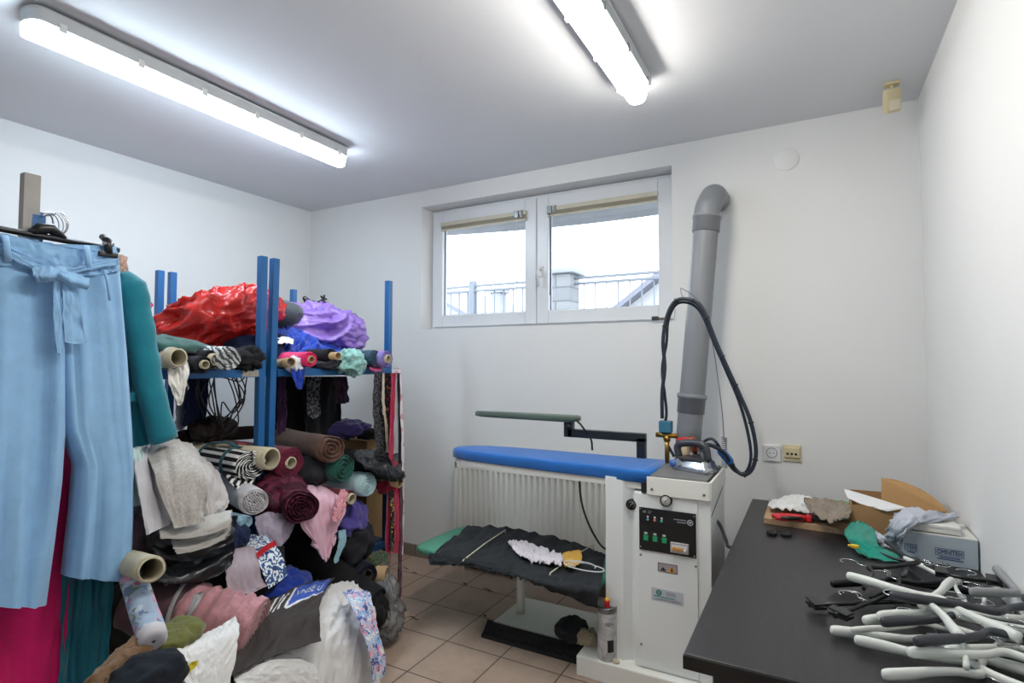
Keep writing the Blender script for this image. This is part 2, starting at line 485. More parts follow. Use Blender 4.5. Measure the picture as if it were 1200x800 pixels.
def socket(nm, lab, px, mat, kind):
    p = at(px, 530.5, Y=YB); t = thing(nm, lab, 'socket', p)
    build('face_plate', MB().box(p + V((-.041, -.010, -.041)), p + V((.041, 0, .041)), .004), mat, t)
    if kind == 0:
        build('socket_well', MB().lathe([(.0, .026), (.003, .024), (-.004 + .0, .02), (-.004, .001)], p + V((0, -.010, .002)), (0, -1, 0), 28), plain('socket well', '#8d8f92', .5), t)
        build('pin_hole', MB().lathe([(0, .003), (.002, .003), (.002, .001)], p + V((-.009, -.009, 0)), (0, -1, 0), 10).lathe([(0, .003), (.002, .003), (.002, .001)], p + V((.009, -.009, 0)), (0, -1, 0), 10), MT['black_pl'], t)
    else:
        build('insert', MB().box(p + V((-.034, -.022, -.022)), p + V((.034, -.009, .03)), .008), k_beige, t)
        for i in range(3):
            build('jack', MB().lathe([(0, .006), (.003, .006), (.003, .001)], p + V((-.018 + .018 * i, -.021, -.002)), (0, -1, 0), 12), MT['black_pl'], t)


socket('power_socket', 'white power socket plate on the back wall right of the hose loop', 904.5, MT['white_pl'], 0)
socket('aerial_socket', 'yellowed cream wall outlet with a row of dark jacks', 928, plain('yellowed plastic', '#d9cfae', .45), 1)

# ------------------------------------------------------------ window
YW = YB + .12
w = thing('window_1', 'white two-sash plastic window set high in the back wall', 'window', V(((OX0 + OX1) / 2, YW, OZ0))); w['kind'] = 'structure'
FR = plain('white window plastic', '#dfe2e6', .3, var=.02)


def ring(x0, x1, z0, z1, wd, y0, y1, bev=.004):
    m = MB()
    m.box((x0, y0, z0), (x0 + wd, y1, z1), bev); m.box((x1 - wd, y0, z0), (x1, y1, z1), bev)
    m.box((x0 + wd, y0, z0), (x1 - wd, y1, z0 + wd), bev); m.box((x0 + wd, y0, z1 - wd), (x1 - wd, y1, z1), bev); return m


build('outer_frame', ring(OX0 + .002, OX1 - .002, OZ0 + .002, OZ1 - .002, .045, YW + .012, YW + .07), FR, w)
glass = NT('window glass'); tr = glass.n('BsdfTransparent'); tr.inputs[0].default_value = (.96, .98, 1, 1); gl = glass.n('BsdfGlossy', _Roughness=.02)
mx = glass.n('MixShader'); mx.inputs[0].default_value = .06; glass.l(tr.outputs[0], mx.inputs[1]); glass.l(gl.outputs[0], mx.inputs[2]); glass.l(mx.outputs[0], glass.out.inputs[0])
GAS = plain('dark gasket', '#4a5a78', .6)
for x0, x1, nm, yy in ((OX0 + .022, -1.568, 'left', 0), (-1.562, OX1 - .022, 'right', -.004)):
    s = build('sash', ring(x0, x1, OZ0 + .022, OZ1 - .022, .083, YW - .006 + yy, YW + .055, .006), FR, w)
    ORG[s] = ORG[w]
    build('gasket', ring(x0 + .081, x1 - .081, OZ0 + .103, OZ1 - .103, .006, YW + .02, YW + .03, .001), GAS, s)
    build('pane', MB().box((x0 + .08, YW + .024, OZ0 + .1), (x1 - .08, YW + .028, OZ1 - .1), 0), glass.m, s)
hp = at(634, 318, Y=YW - .01)
build('handle', MB().box(hp + V((-.014, -.008, -.035)), hp + V((.014, .004, .035)), .005).tube([hp + V((0, -.005, .01)), hp + V((0, -.04, .01)), hp + V((0, -.045, -.01)), hp + V((0, -.04, -.1))], [.009, .009, .01, .008]), MT['white_pl'], w)
build('hinge', MB().tube([V((OX1 - .012, YW - .008, OZ1 - .14)), V((OX1 - .012, YW - .008, OZ1 - .06))], .008).tube([V((OX1 - .012, YW - .008, OZ0 + .05)), V((OX1 - .012, YW - .008, OZ0 + .13))], .008), MT['white_pl'], w)
BL = plain('beige blind slats', '#b7af9a', .5); BLR = plain('blind rail', '#ccc6b4', .45)
for i, (x0, x1, lab) in enumerate(((-2.318, -1.632, 'narrow beige slat blind drawn up at the top of the left window sash'), (-1.482, -.775, 'beige slat blind drawn up at the top of the right sash beside the pipe'))):
    zt = OZ1 - .108
    t = thing('window_blind', lab, 'blind', V(((x0 + x1) / 2, YW - .02, zt)), 'drawn up window blinds')
    build('head_rail', MB().box((x0, YW - .028, zt - .022), (x1, YW - .006, zt + .006), .003), BLR, t)
    m = MB()
    for j in range(6): m.box((x0 + .006, YW - .031, zt - .028 - j * .0032), (x1 - .006, YW - .008, zt - .0262 - j * .0032), .0003)
    build('slat_stack', m, BL, t)
    build('bottom_rail', MB().box((x0 + .004, YW - .03, zt - .056), (x1 - .004, YW - .009, zt - .046), .002), BLR, t)
    m = MB()
    xe = x1 - .07 if i == 0 else x0 + .02
    m.box((xe - .016, YW - .036, zt - .04), (xe + .016, YW - .004, zt + .01), .003); m.box((xe + .03, YW - .036, zt - .04), (xe + .045, YW - .004, zt + .01), .003)
    build('bracket', m, MT['steel'], t)
    build('pull_cord', MB().tube([V((xe, YW - .03, zt - .03)), V((xe + .002, YW - .025, zt - .4)), V((xe, YW - .026, OZ0 + .2))], .0022, 6), MT['grey_pl'] if i else MT['white_pl'], t)
wc = at(769, 373.5, Y=YB - .004)
t = thing('window_opener', 'small dark plastic lever box under the window corner', 'lever', wc)
build('lever_box', MB().box(wc + V((-.022, -.02, -.010)), wc + V((.014, .003, .014)), .005), plain('dark teal plastic', '#2f3d42', .5), t)
build('lever_arm', MB().box(wc + V((.014, -.012, -.008)), wc + V((.05, .0, .006)), .003), plain('brown plastic', '#6b5a4b', .5), t)
build('wire', MB().tube([wc + V((.05, -.006, -.003)), wc + V((.1, -.004, -.002)), wc + V((.105, -.004, .05))], .0015, 6), MT['steel'], t)

# ------------------------------------------------------------ outdoors, beyond the window
conc = plain('outdoor concrete', '#a4a9b2', .9, var=.15, scale=3, bump=.2)
struct('ground_outside', MB().box((-14, YB + .31, 1.2), (8, 26, 1.42), 0), plain('outdoor paving', '#9c9c98', .95, var=.1, scale=2))
rail = plain('railing paint', '#757d88', .6)
t = thing('yard_railing', 'pale metal railing along the yard outside the window', 'railing', V((-3, 6, 1.42)))
for z in (2.27, 2.335): build('rail', MB().box((-6.2, 5.98, z - .014), (1.5, 6.02, z + .014), .004), rail, t)
for i in range(56):
    x = -6.1 + i * .135
    if abs(x + 2.62) < .22: continue
    build('baluster', MB().tube([V((x, 6, 1.42)), V((x, 6, 2.27))], .0085, 6), rail, t)
for x in (-3.86, -1.0): build('rail_post', MB().box((x - .04, 5.96, 1.42), (x + .04, 6.04, 2.4), .004), rail, t)
kb = NT('block pillar'); c = kb.co('Object'); bk = kb.n('TexBrick', offset=.5, _Scale=1, _Mortar_Size=.01, _Brick_Width=.4, _Row_Height=.16)
bk.inputs['Color1'].default_value = lin('#8c8f92'); bk.inputs['Color2'].default_value = lin('#7d8084'); bk.inputs['Mortar'].default_value = lin('#63666a')
sx = kb.n('SeparateXYZ'); kb.l(c, sx.inputs[0]); cx = kb.n('CombineXYZ'); kb.l(sx.outputs[0], cx.inputs[0]); kb.l(sx.outputs[2], cx.inputs[1]); kb.l(cx.outputs[0], bk.inputs[0]); kb.l(bk.outputs[0], kb.b.inputs['Base Color'])
t = thing('masonry_pillar', 'grey block pillar with a cap at the railing outside', 'pillar', V((-2.62, 6, 1.42)))
build('shaft', MB().box((-2.8, 5.85, 1.42), (-2.44, 6.15, 2.38), .005), kb.m, t); build('cap', MB().box((-2.86, 5.8, 2.38), (-2.38, 6.2, 2.44), .015), conc, t)


def house(lab, x0, x1, y0, y1, ze, zr, nm='house', chim=None, win=None):
    t = thing(nm, lab, 'house', V(((x0 + x1) / 2, (y0 + y1) / 2, 1.42)))
    build('house_wall', MB().box((x0, y0, 1.42), (x1, y1, ze), 0).prism([(x0, y0, ze), (x1, y0, ze), ((x0 + x1) / 2, y0, zr)], (0, y1 - y0, 0)), plain('house render', '#c4c6ca', .9), t)
    xm = (x0 + x1) / 2; o = .35; m = MB(); sl = (zr - ze) / (xm - x0)
    for sg, xa in ((-1, x0 - o), (1, x1 + o)):
        za = ze - o * sl
        m.prism([(xa, y0 - o, za), (xm, y0 - o, zr + .02), (xm, y0 - o, zr + .14), (xa, y0 - o, za + .12)], (0, y1 - y0 + 2 * o, 0))
    rm = NT('roof tiles'); cc = rm.co(); wv = rm.n('TexWave', bands_direction='Y', _Scale=3.2, _Distortion=.5); rm.l(cc, wv.inputs['Vector']); rm.l(rm.ramp(wv.outputs[1], [(0, '#5f6270'), (1, '#777a88')]), rm.b.inputs['Base Color'])
    build('roof', m, rm.m, t)
    if chim:
        cx, cy, cz = chim
        build('chimney', MB().box((cx - .18, cy - .18, ze), (cx + .18, cy + .18, cz - .12), .01).box((cx - .25, cy - .25, cz - .12), (cx + .25, cy + .25, cz), .02), conc, t)
    if win:
        build('house_window', MB().box(*win, .01), plain('far window', '#3f4b60', .3), t)
    return t


house('far house with a low tiled roof seen through the left sash', -13.2, -8.6, 13.5, 19, 2.6, 3.75)
p = at(584, 322, Y=11); t = thing('chimney', 'pale capped chimney stack seen through the left sash', 'chimney', V((p.x, 11, 1.42)))
build('stack', MB().box((p.x - .14, 10.86, 1.42), (p.x + .14, 11.14, 2.95), .02), conc, t); build('cap', MB().box((p.x - .2, 10.8, 2.95), (p.x + .2, 11.2, 3.05), .02), conc, t)
house('neighbouring house with a gable roof seen through the right sash', -3.35, 2.2, 10.5, 16, 2.3, 4.3, win=((-2.9, 10.45, 1.9), (-2.3, 10.55, 2.2)))
# overhanging curved slab
m = MB(); pl = []
for i in range(25):
    x = -3.4 + 4.6 * i / 24; pl.append((x, 3.98 + .1 * math.cos((x + 1.2) * 1.1) + (.32 if x < -1.5 else .0) * 0, 2.44))
pl = [(p[0], p[1], p[2] + .012 * (p[0] + 1.4) ** 2) for p in pl]
m.prism(pl + [(1.2, YB + .305, 2.47), (-3.4, YB + .305, 2.47)], (0, 0, .14))
struct('balcony_slab_outside', m, conc)

# ------------------------------------------------------------ ceiling lights
L1 = emit('cool lit diffuser', (.76, .895, 1.0), 49); L2 = emit('neutral lit diffuser', (1.0, .955, .875), 51)


def lamp(lab, x, y0, y1, em):
    zc = H; t = thing('ceiling_light', lab, 'ceiling light', V((x, (y0 + y1) / 2, zc)), 'long fluorescent ceiling lights')
    body = plain('lamp housing', '#c3c8cc', .4)
    def prof(w, z): return [(x - w, z), (x + w, z)]
    def capsule(w, za, zb, w2=None):
        m = MB(); n = 10; w2 = w2 or w
        def loop(wd, z):
            o = [V((x + wd * math.cos(q), y1 - wd * .6 + wd * .6 * math.sin(q), z)) for q in [PI * i / n for i in range(n + 1)]]
            return o + [V((x + wd * math.cos(q), y0 + wd * .6 + wd * .6 * math.sin(q), z)) for q in [PI + PI * i / n for i in range(n + 1)]]
        rows = [(w, za)] + [(w2 + (w - w2) * math.cos(q) ** 1 if w2 != w else w, za + (zb - za) * math.sin(q)) for q in [PI / 2 * i / 5 for i in range(1, 6)]]
        L = [loop(*r) for r in rows]; k = len(L[0])
        vs = [p for l in L for p in l]; fs = [[i * k + j, i * k + (j + 1) % k, (i + 1) * k + (j + 1) % k, (i + 1) * k + j] for i in range(len(L) - 1) for j in range(k)]
        fs += [list(range(k)), [(len(L) - 1) * k + j for j in range(k)][::-1]]
        return m.add(vs, fs)
    build('housing', capsule(.066, zc - .012, zc - .062), body, t)
    for ya in (y0 + .25, y1 - .33): build('spacer', MB().box((x - .03, ya, zc - .014), (x + .03, ya + .08, zc), .002), body, t)
    build('diffuser', capsule(.044, zc - .0625, zc - .104, .024), em, t)
    for i in range(6):
        yy = y0 + .09 + (y1 - y0 - .18) * i / 5
        for sg in (-1, 1):
            build('clip', MB().box((x + sg * .0675 - .003, yy - .011, zc - .075), (x + sg * .0675 + .003, yy + .011, zc - .045), .001), MT['chrome'] if em is L2 else MT['white_pl'], t)
    return t


lamp('long lit fluorescent ceiling light nearest the left wall', -2.335, .80, 2.25, L1)
lamp('lit fluorescent ceiling light cut off by the top of the photo', -.64, .75, 2.30, L2)
wd = bpy.data.worlds.new('world'); S.world = wd; wd.use_nodes = True
bg = wd.node_tree.nodes['Background']; bg.inputs[0].default_value = (.90, .95, 1, 1); bg.inputs[1].default_value = 5.5
S.view_settings.view_transform = 'Standard'; S.view_settings.look = 'None'; S.view_settings.gamma = 1; S.view_settings.use_curve_mapping = False
S.view_settings.exposure = 0
S.cycles.use_denoising = True; S.cycles.max_bounces = 8; S.cycles.transparent_max_bounces = 12
S.cycles.sample_clamp_indirect = 6
# ------------------------------------------------------------ radiator
RX0, RX1, RY, RZ0, RZ1 = -2.055, -.86, 2.985, .155, .70
RAD = plain('radiator enamel', '#efeee7', .35, var=.03)
t = thing('radiator', 'cream panel radiator with vertical ribs under the window', 'radiator', V(((RX0 + RX1) / 2, 3.03, RZ0)))
m = MB(); nu = 30 * 8
pts = []
for i in range(nu + 1):
    x = RX0 + .015 + (RX1 - RX0 - .03) * i / nu; f = (i % 8) / 8
    y = RY + (.012 if f in (0, .125, .875) else 0 if .25 <= f <= .75 else .006)
    pts.append((x, y))
zs = [RZ0 + .03, RZ0 + .05, RZ1 - .055, RZ1 - .038]
vs = [V((x, (y if 0 < j < 3 else RY), z)) for j, z in enumerate(zs) for x, y in pts]
n = nu + 1
m.add(vs, [[j * n + i, j * n + i + 1, (j + 1) * n + i + 1, (j + 1) * n + i] for j in range(3) for i in range(nu)])
m.box((RX0, RY, RZ1 - .04), (RX1, RY + .012, RZ1), .003).box((RX0, RY, RZ0), (RX1, RY + .012, RZ0 + .032), .003).box((RX0, RY, RZ0), (RX0 + .018, RY + .012, RZ1), .003).box((RX1 - .018, RY, RZ0), (RX1, RY + .012, RZ1), .003)
build('ribbed_panel', m, RAD, t)
build('rear_panel', MB().box((RX0, RY + .05, RZ0), (RX1, RY + .07, RZ1), .004), RAD, t)
for xa in (RX0 - .003, RX1 - .001): build('side_cover', MB().box((xa, RY, RZ0), (xa + .004, RY + .07, RZ1), .001), RAD, t)
m = MB()
for i in range(60):
    x = RX0 + .02 + (RX1 - RX0 - .05) * i / 59; m.box((x, RY + .006, RZ1 - .002), (x + .008, RY + .064, RZ1 + .003), .0005)
m.box((RX0 - .003, RY, RZ1 - .001), (RX1 + .003, RY + .008, RZ1 + .004), .001).box((RX0 - .003, RY + .062, RZ1 - .001), (RX1 + .003, RY + .07, RZ1 + .004), .001)
build('top_grille', m, RAD, t)
for xa in (-1.9, -1.05): build('wall_bracket', MB().box((xa, RY + .07, .3), (xa + .03, YB - .003, .6), .002), MT['steel'], t)
build('supply_pipe', MB().tube([V((RX1 - .05, RY + .03, RZ0 + .01)), V((RX1 - .05, RY + .03, .0))], .009), RAD, t)

# ------------------------------------------------------------ ironing machine
WM = MT['white_metal']; CM = MT['cream_metal']
MX0, MX1, MY0, MY1 = -.80, -.362, 2.30, 2.665
mach = thing('ironing_machine', 'white cabinet ironing machine with blue padded board and black control panel', 'ironing machine', V((-.8, 2.45, 0)))
build('plinth', MB().box((-.915, 2.255, 0), (-.355, 2.68, .085), .006), CM, mach)
build('cabinet', MB().box((-.672, MY0, .085), (MX1, MY1, .80), .004), WM, mach)
build('support_column', MB().prism([(-.80, MY1, .085), (-.80, MY0 + .012, .085), (-.722, MY0 + .012, .085), (-.690, MY0 + .034, .085), (-.676, MY0 + .034, .085), (-.676, MY1, .085)], (0, 0, .765)), WM, mach)
fp = build('front_door', MB().box((-.65, MY0 - .006, .095), (-.413, MY0, .795), .002), WM, mach)
for q in ((-.642, .545), (-.421, .535), (-.642, .18), (-.421, .17)): build('screw', MB().lathe([(0, .005), (.003, .004), (.003, .001)], V((q[0], MY0 - .006, q[1])), (0, -1, 0), 10), MT['steel'], mach)
build('tray_housing', MB().box((-.612, MY0 - .018, .798), (MX1 + .004, MY0 - .010, .872), .003).box((MX1 - .004, MY0 - .018, .798), (MX1 + .006, MY1 + .01, .872), .003).box((-.612, MY0 - .01, .798), (MX1, MY1 + .01, .806), .002).box((-.612, MY1 + .002, .8), (MX1, MY1 + .01, .872), .002), CM, mach)
for q in (-.59, -.385): build('screw', MB().lathe([(0, .006), (.003, .005), (.003, .001)], V((q, MY0 - .018, .822)), (0, -1, 0), 10), MT['steel'], mach)
build('iron_rest', MB().box((-.60, MY0 - .008, .868), (MX1 - .012, MY1, .878), .004), plain('grey silicone mat', '#6d6d6e', .6, bump=.3), mach)
# control panel
PX0, PX1, PZ0, PZ1 = -.646, -.418, .568, .742
cp = build('control_panel', MB().box((PX0, MY0 - .012, PZ0), (PX1, MY0 - .006, PZ1), .002), plain('black panel face', '#0f1114', .3), mach)
yp = MY0 - .012


def pz(u, v): return V((PX0 + (PX1 - PX0) * u, yp, PZ1 - (PZ1 - PZ0) * v))


for i, c in enumerate(('#63a9a6', '#c9776d', '#63a9a6')):
    build('indicator_lamp', MB().lathe([(0, .0055), (.005, .0045), (.006, .001)], pz(.16 + .125 * i, .27 + .0 * i), (0, -1, 0), 14), plain('lamp lens', c, .25), cp)
    build('symbol', MB().box(pz(.145 + .125 * i, .20) + V((0, -.0006, -.004)), pz(.175 + .125 * i, .20) + V((0, 0, .003)), 0), MT['white_pl'], cp)
for i in range(3):
    b = build('rocker_switch', MB().box(pz(.085 + .165 * i, .76) + V((0, -.006, 0)), pz(.085 + .165 * i + .085, .64), .002), plain('green switch', '#1f9f67', .35), cp)
    ORG[b] = ORG[mach]
    build('symbol', MB().box(pz(.095 + .165 * i, .60) + V((0, -.0006, -.003)), pz(.15 + .165 * i, .57) + V((0, 0, 0)), 0), MT['gauge_face'], cp)
build('circuit_breaker', MB().box(pz(.57, .93) + V((0, -.012, 0)), pz(.88, .70), .002), plain('grey breaker', '#b5b3b5', .45), cp)
for i in range(4): build('breaker_toggle', MB().box(pz(.60 + .068 * i, .86) + V((0, -.02, 0)), pz(.65 + .068 * i, .80) + V((0, -.011, 0)), .002), plain('orange toggle', '#dd9a3a', .4) if i < 3 else MT['white_pl'], cp)
build('breaker_label', MB().box(pz(.59, .79) + V((0, -.0128, 0)), pz(.86, .75) + V((0, -.0118, 0)), 0), MT['white_pl'], cp)
for q in ((.02, .04), (.97, .06), (.03, .93), (.97, .96)): build('panel_screw', MB().lathe([(0, .0035), (.002, .003), (.002, .0005)], pz(*q), (0, -1, 0), 8), MT['chrome'], cp)
words('lettering', 'CE', .011, pz(.10, .095) + V((0, -.0004, 0)), (1, 0, 0), (0, 0, 1), MT['gauge_face'], cp)
for ua, ub, va, hh in ((.62, .84, .18, .002), (.68, .84, .235, .002), (.16, .23, .07, .001), (.16, .22, .11, .001)):
    build('print_line', MB().box(pz(ua, va) + V((0, -.0006, -hh)), pz(ub, va) + V((0, 0, hh)), 0), plain('grey print', '#8d9297', .5), cp)
build('emblem', MB().lathe([(0, .012), (.0006, .012), (.0006, .008), (.0001, .008)], pz(.905, .215), (0, -1, 0), 24).lathe([(.0, .005), (.0006, .005), (.0006, .0005)], pz(.905, .215), (0, -1, 0), 16), plain('grey emblem', '#a9adb2', .5), cp)


def gauge(p, r, face, lab):
    g = build('pressure_gauge', MB().lathe([(-.004, r), (.012, r), (.015, r * .93), (.012, r * .8), (.011, .001)], p, (0, -1, 0), 32), MT['black_pl'], mach)
    build('dial_face', MB().lathe([(0, r * .78), (.0125, r * .78), (.0125, .0005)], p, (0, -1, 0), 28), face, g)
    m = MB()
    for i in range(9):
        a = R(-135 + 270 * i / 8); d = V((math.sin(a), 0, math.cos(a)))
        m.tube([p + V((0, -.0128, 0)) + d * r * .55, p + V((0, -.0128, 0)) + d * r * .7], r * .03, 5)
    m.tube([p + V((0, -.013, 0)) - V((.7, 0, .7)) * r * .3, p + V((0, -.013, 0)) + V((.7, 0, .7)) * r * .6], r * .04, 5)
    build('needle', m, MT['black_pl'] if lab else MT['white_pl'], g)


gauge(at(781, 586, Y=MY0 - .006), .0245, MT['gauge_face'], 1)
gauge(at(740.5, 590.5, Y=MY0 + .012), .0225, MT['black_pl'], 0)
# plates
a, b = at(771, 659, Y=MY0 - .0065), at(793, 674, Y=MY0 - .0065)
wp = build('warning_plate', MB().box((a.x, MY0 - .0072, a.z - .034), (a.x + .078, MY0 - .006, a.z + .002), .0005), plain('mauve grey plate', '#a49ba0', .4), mach)
ce = V((a.x + .056, MY0 - .0076, a.z - .018))
build('warning_triangle', MB().prism([ce + V((-.015, 0, -.012)), ce + V((.015, 0, -.012)), ce + V((0, 0, .014))], (0, .0006, 0)), plain('amber sign', '#dd9c26', .4), wp)
build('warning_mark', MB().prism([ce + V((-.004, -.0004, -.009)), ce + V((.004, -.0004, -.009)), ce + V((.002, -.0004, .006)), ce + V((-.002, -.0004, .006))], (0, .0004, 0)).prism([ce + V((-.046, -.0004, -.010)), ce + V((-.022, -.0004, -.010)), ce + V((-.034, -.0004, .004)), ce + V((-.042, -.0004, -.004))], (0, .0006, 0)), MT['black_pl'], wp)
build('plate_border', ring(a.x, a.x + .078, a.z - .034, a.z + .002, .0022, MY0 - .0076, MY0 - .0070, 0), MT['grey_pl'], wp)
a = at(763.5, 687, Y=MY0 - .0065)
lp = build('maker_label', MB().box((a.x, MY0 - .0070, a.z - .052), (a.x + .128, MY0 - .006, a.z - .002), .0003), plain('pale label', '#c3c8d2', .45), mach)
lz = a.z
build('emblem', MB().lathe([(0, .0115), (.0005, .0115), (.0005, .006), (.0001, .006)], V((a.x + .03, MY0 - .0070, lz - .018)), (0, -1, 0), 24).box((a.x + .024, MY0 - .0076, lz - .020), (a.x + .036, MY0 - .007, lz - .016), 0), plain('green print', '#2f8a7b', .5), lp)
build('green_band', MB().box((a.x + .008, MY0 - .0075, lz - .036), (a.x + .095, MY0 - .007, lz - .0315), 0), plain('green print', '#4f9a8d', .5), lp)
for ua, ub, zz in ((.06, .098, .014), (.06, .098, .019), (.06, .098, .024), (.012, .118, .046), (.02, .118, .042)):
    build('print_line', MB().box((a.x + ua, MY0 - .0075, lz - zz), (a.x + ub, MY0 - .007, lz - zz + .002), 0), plain('grey print', '#8a9099', .5), lp)
# blue padded board
BLUE = fabric('blue board cover', '#1a5ea6', rough=.75, sheen=.3)
outl = [(-.60, 2.30)]
BXs = [(-.60, 2.302), (-.75, 2.312), (-.82, 2.322), (-1.05, 2.335), (-1.35, 2.362), (-1.55, 2.388), (-1.64, 2.41), (-1.695, 2.445), (-1.712, 2.485), (-1.70, 2.53), (-1.66, 2.575), (-1.58, 2.607), (-1.45, 2.622), (-1.2, 2.63), (-.9, 2.632), (-.60, 2.632)]
cen = V((-1.1, 2.48, 0)); m = MB(); rows = []
for z, k in ((.838, .985), (.842, 1.0), (.872, 1.0), (.882, .992), (.887, .97), (.889, .9), (.8895, .5), (.8895, .02)):
    rows.append([V((cen.x + (x - cen.x) * k, cen.y + (y - cen.y) * k, z + .0015 * noise.noise(V((x * 6, y * 6, z * 30))))) for x, y in BXs])
n = len(BXs); vs = [p for r_ in rows for p in r_]
m.add(vs, [[i * n + j, i * n + (j + 1) % n, (i + 1) * n + (j + 1) % n, (i + 1) * n + j] for i in range(len(rows) - 1) for j in range(n)] + [list(range(n))[::-1], [(len(rows) - 1) * n + j for j in range(n)]])
pad = build('padded_board', m, BLUE, mach)
build('board_tray', MB().prism([(cen.x + (x - cen.x) * .97, cen.y + (y - cen.y) * .93, .81) for x, y in BXs], (0, 0, .03)), CM, mach)
build('board_clamp', MB().box((-.638, 2.29, .80), (-.605, 2.33, .845), .004), MT['black_pl'], mach)
# sleeve arm
ARM = plain('dark green black steel', '#141d22', .35)
ay = 2.62
m = MB().box((-.745, ay - .02, .87), (-.705, ay + .02, .985), .003).box((-1.10, ay - .02, .965), (-.705, ay + .02, 1.005), .003).box((-1.12, ay - .02, .965), (-1.075, ay + .02, 1.05), .003)
build('swing_arm', m, ARM, mach)
SB = [(-1.06, ay - .05), (-1.2, ay - .045), (-1.45, ay - .035), (-1.6, ay - .025), (-1.66, ay - .01), (-1.67, ay + .01), (-1.62, ay + .03), (-1.45, ay + .045), (-1.2, ay + .055), (-1.06, ay + .06), (-1.045, ay + .03), (-1.045, ay - .02)]
m = MB(); rows = [[V((-1.35 + (x + 1.35) * k, ay + (y - ay) * k, z)) for x, y in SB] for z, k in ((1.042, .9), (1.047, 1), (1.066, 1), (1.071, .96), (1.072, .5))]
n = len(SB); m.add([p for r_ in rows for p in r_], [[i * n + j, i * n + (j + 1) % n, (i + 1) * n + (j + 1) % n, (i + 1) * n + j] for i in range(4) for j in range(n)] + [list(range(n))[::-1], [4 * n + j for j in range(n)]])
build('sleeve_board', m, fabric('worn green cover', '#4c5a51', rough=.9), mach)
build('adjusting_knob', MB().lathe([(0, .006), (.012, .006), (.013, .011), (.022, .011), (.023, .001)], V((-1.085, ay - .02, 1.02)), (0, -1, 0), 14), MT['black_pl'], mach)
build('arm_cable', MB().tube([crv([V((-1.06, ay, 1.05)), V((-1.02, ay - .03, 1.03)), V((-.995, ay - .02, .99)), V((-.99, ay + .03, .95)), V((-.985, ay + .03, .9))], i / 12) for i in range(13)], .005, 8), MT['black_pl'], mach)
build('vacuum_cable', MB().tube([crv([at(678, 548, Y=2.60), at(681, 585, Y=2.66), at(689, 612, Y=2.68), at(702, 636, Y=2.69), at(712, 645, Y=2.66)], i / 16) for i in range(17)], .0055, 8), MT['grey_pl'], mach)
# lower garment tray on its post
TRY = fabric('green tray cover', '#4f9079', rough=.8, sheen=.1)
OT = [(-.83, 2.275), (-1.1, 2.285), (-1.45, 2.295), (-1.72, 2.30), (-1.80, 2.305), (-1.84, 2.325), (-1.855, 2.37), (-1.855, 2.45), (-1.845, 2.60), (-1.835, 2.70), (-1.81, 2.75), (-1.76, 2.765), (-1.5, 2.745), (-1.1, 2.70), (-.83, 2.67)]
cen = V((-1.34, 2.5, 0)); m = MB(); rows = [[V((cen.x + (x - cen.x) * k, cen.y + (y - cen.y) * k, z)) for x, y in OT] for z, k in ((.352, .985), (.356, 1), (.375, 1.0), (.381, .985), (.383, .95), (.383, .4))]
n = len(OT); m.add([p for r_ in rows for p in r_], [[i * n + j, i * n + (j + 1) % n, (i + 1) * n + (j + 1) % n, (i + 1) * n + j] for i in range(5) for j in range(n)] + [list(range(n))[::-1], [5 * n + j for j in range(n)]])
build('garment_tray', m, TRY, mach)
build('tray_post', MB().tube([V((-1.335, 2.54, .06)), V((-1.335, 2.54, .353))], .021, 18), CM, mach)
build('base_plate', MB().box((-1.41, 2.395, .012), (-.90, 2.72, .062), .004), CM, mach)
build('side_bracket', MB().tube([V((-.86, 2.64, .352)), V((-.86, 2.64, .2))], .009).box((-.91, 2.625, .19), (-.79, 2.655, .205), .003), CM, mach)
build('hose_outlet', MB().tube([V((-.815, 2.6, .1)), V((-.815, 2.6, .3))], .02), MT['grey_pvc'], mach)
m = MB(); sec = [(2.335, .004), (2.338, .016), (2.352, .020), (2.392, .056), (2.394, .062), (2.398, .062)]
m.prism([(-1.445, y, z) for y, z in [(2.335, 0)] + sec + [(2.398, 0)]], (.51, 0, 0))
for i in range(26):
    x = -1.43 + .0192 * i; m.tube([V((x, 2.345, .022)), V((x + .0096, 2.358, .034)), V((x + .0192, 2.345, .022))], .0035, 6)
    m.box((x, 2.366, .040), (x + .009, 2.370, .046), .001)
build('pedal_mat', m, MT['black_rub'], mach)
m = MB()
for i in range(42): m.box((-1.405 + .0118 * i, 2.390, .0605), (-1.400 + .0118 * i, 2.3935, .064), 0)
build('mat_studs', m, MT['white_pl'], mach)
# steam fittings
v0 = V((-.60, 2.60, .878))
fit = build('pipe_fitting', MB().tube([v0, v0 + V((0, 0, .12))], .011, 12).tube([v0 + V((0, 0, .10)), v0 + V((0, 0, .125))], .016, 6).tube([v0 + V((-.05, 0, .128)), v0 + V((.05, 0, .128))], .012, 10), MT['brass'], mach)
build('solenoid_valve', MB().box(v0 + V((-.034, -.022, .14)), v0 + V((.024, .022, .195)), .006), plain('teal blue coil', '#35718a', .45), mach)
build('stop_valve', MB().box(v0 + V((.072, -.03, .098)), v0 + V((.108, .01, .125)), .006).tube([v0 + V((.05, 0, .11)), v0 + V((.09, 0, .11))], .011), MT['red_pl'], mach)
build('copper_elbow', MB().tube([crv([v0 + V((.125, -.01, .06)), v0 + V((.13, -.02, .10)), v0 + V((.12, -.045, .125)), v0 + V((.11, -.06, .10))], i / 8) for i in range(9)], .014, 12), MT['copper'], mach)
build('valve_cap', MB().lathe([(0, .018), (.05, .02), (.055, .015)], v0 + V((.135, -.02, .0)), (0, 0, 1), 16), MT['black_pl'], mach)
build('filler_pipe', MB().tube([v0 + V((.085, -.005, .0)), v0 + V((.085, -.005, .085))], [.018, .02], 14), plain('tan fitting', '#b7a283', .5), mach)
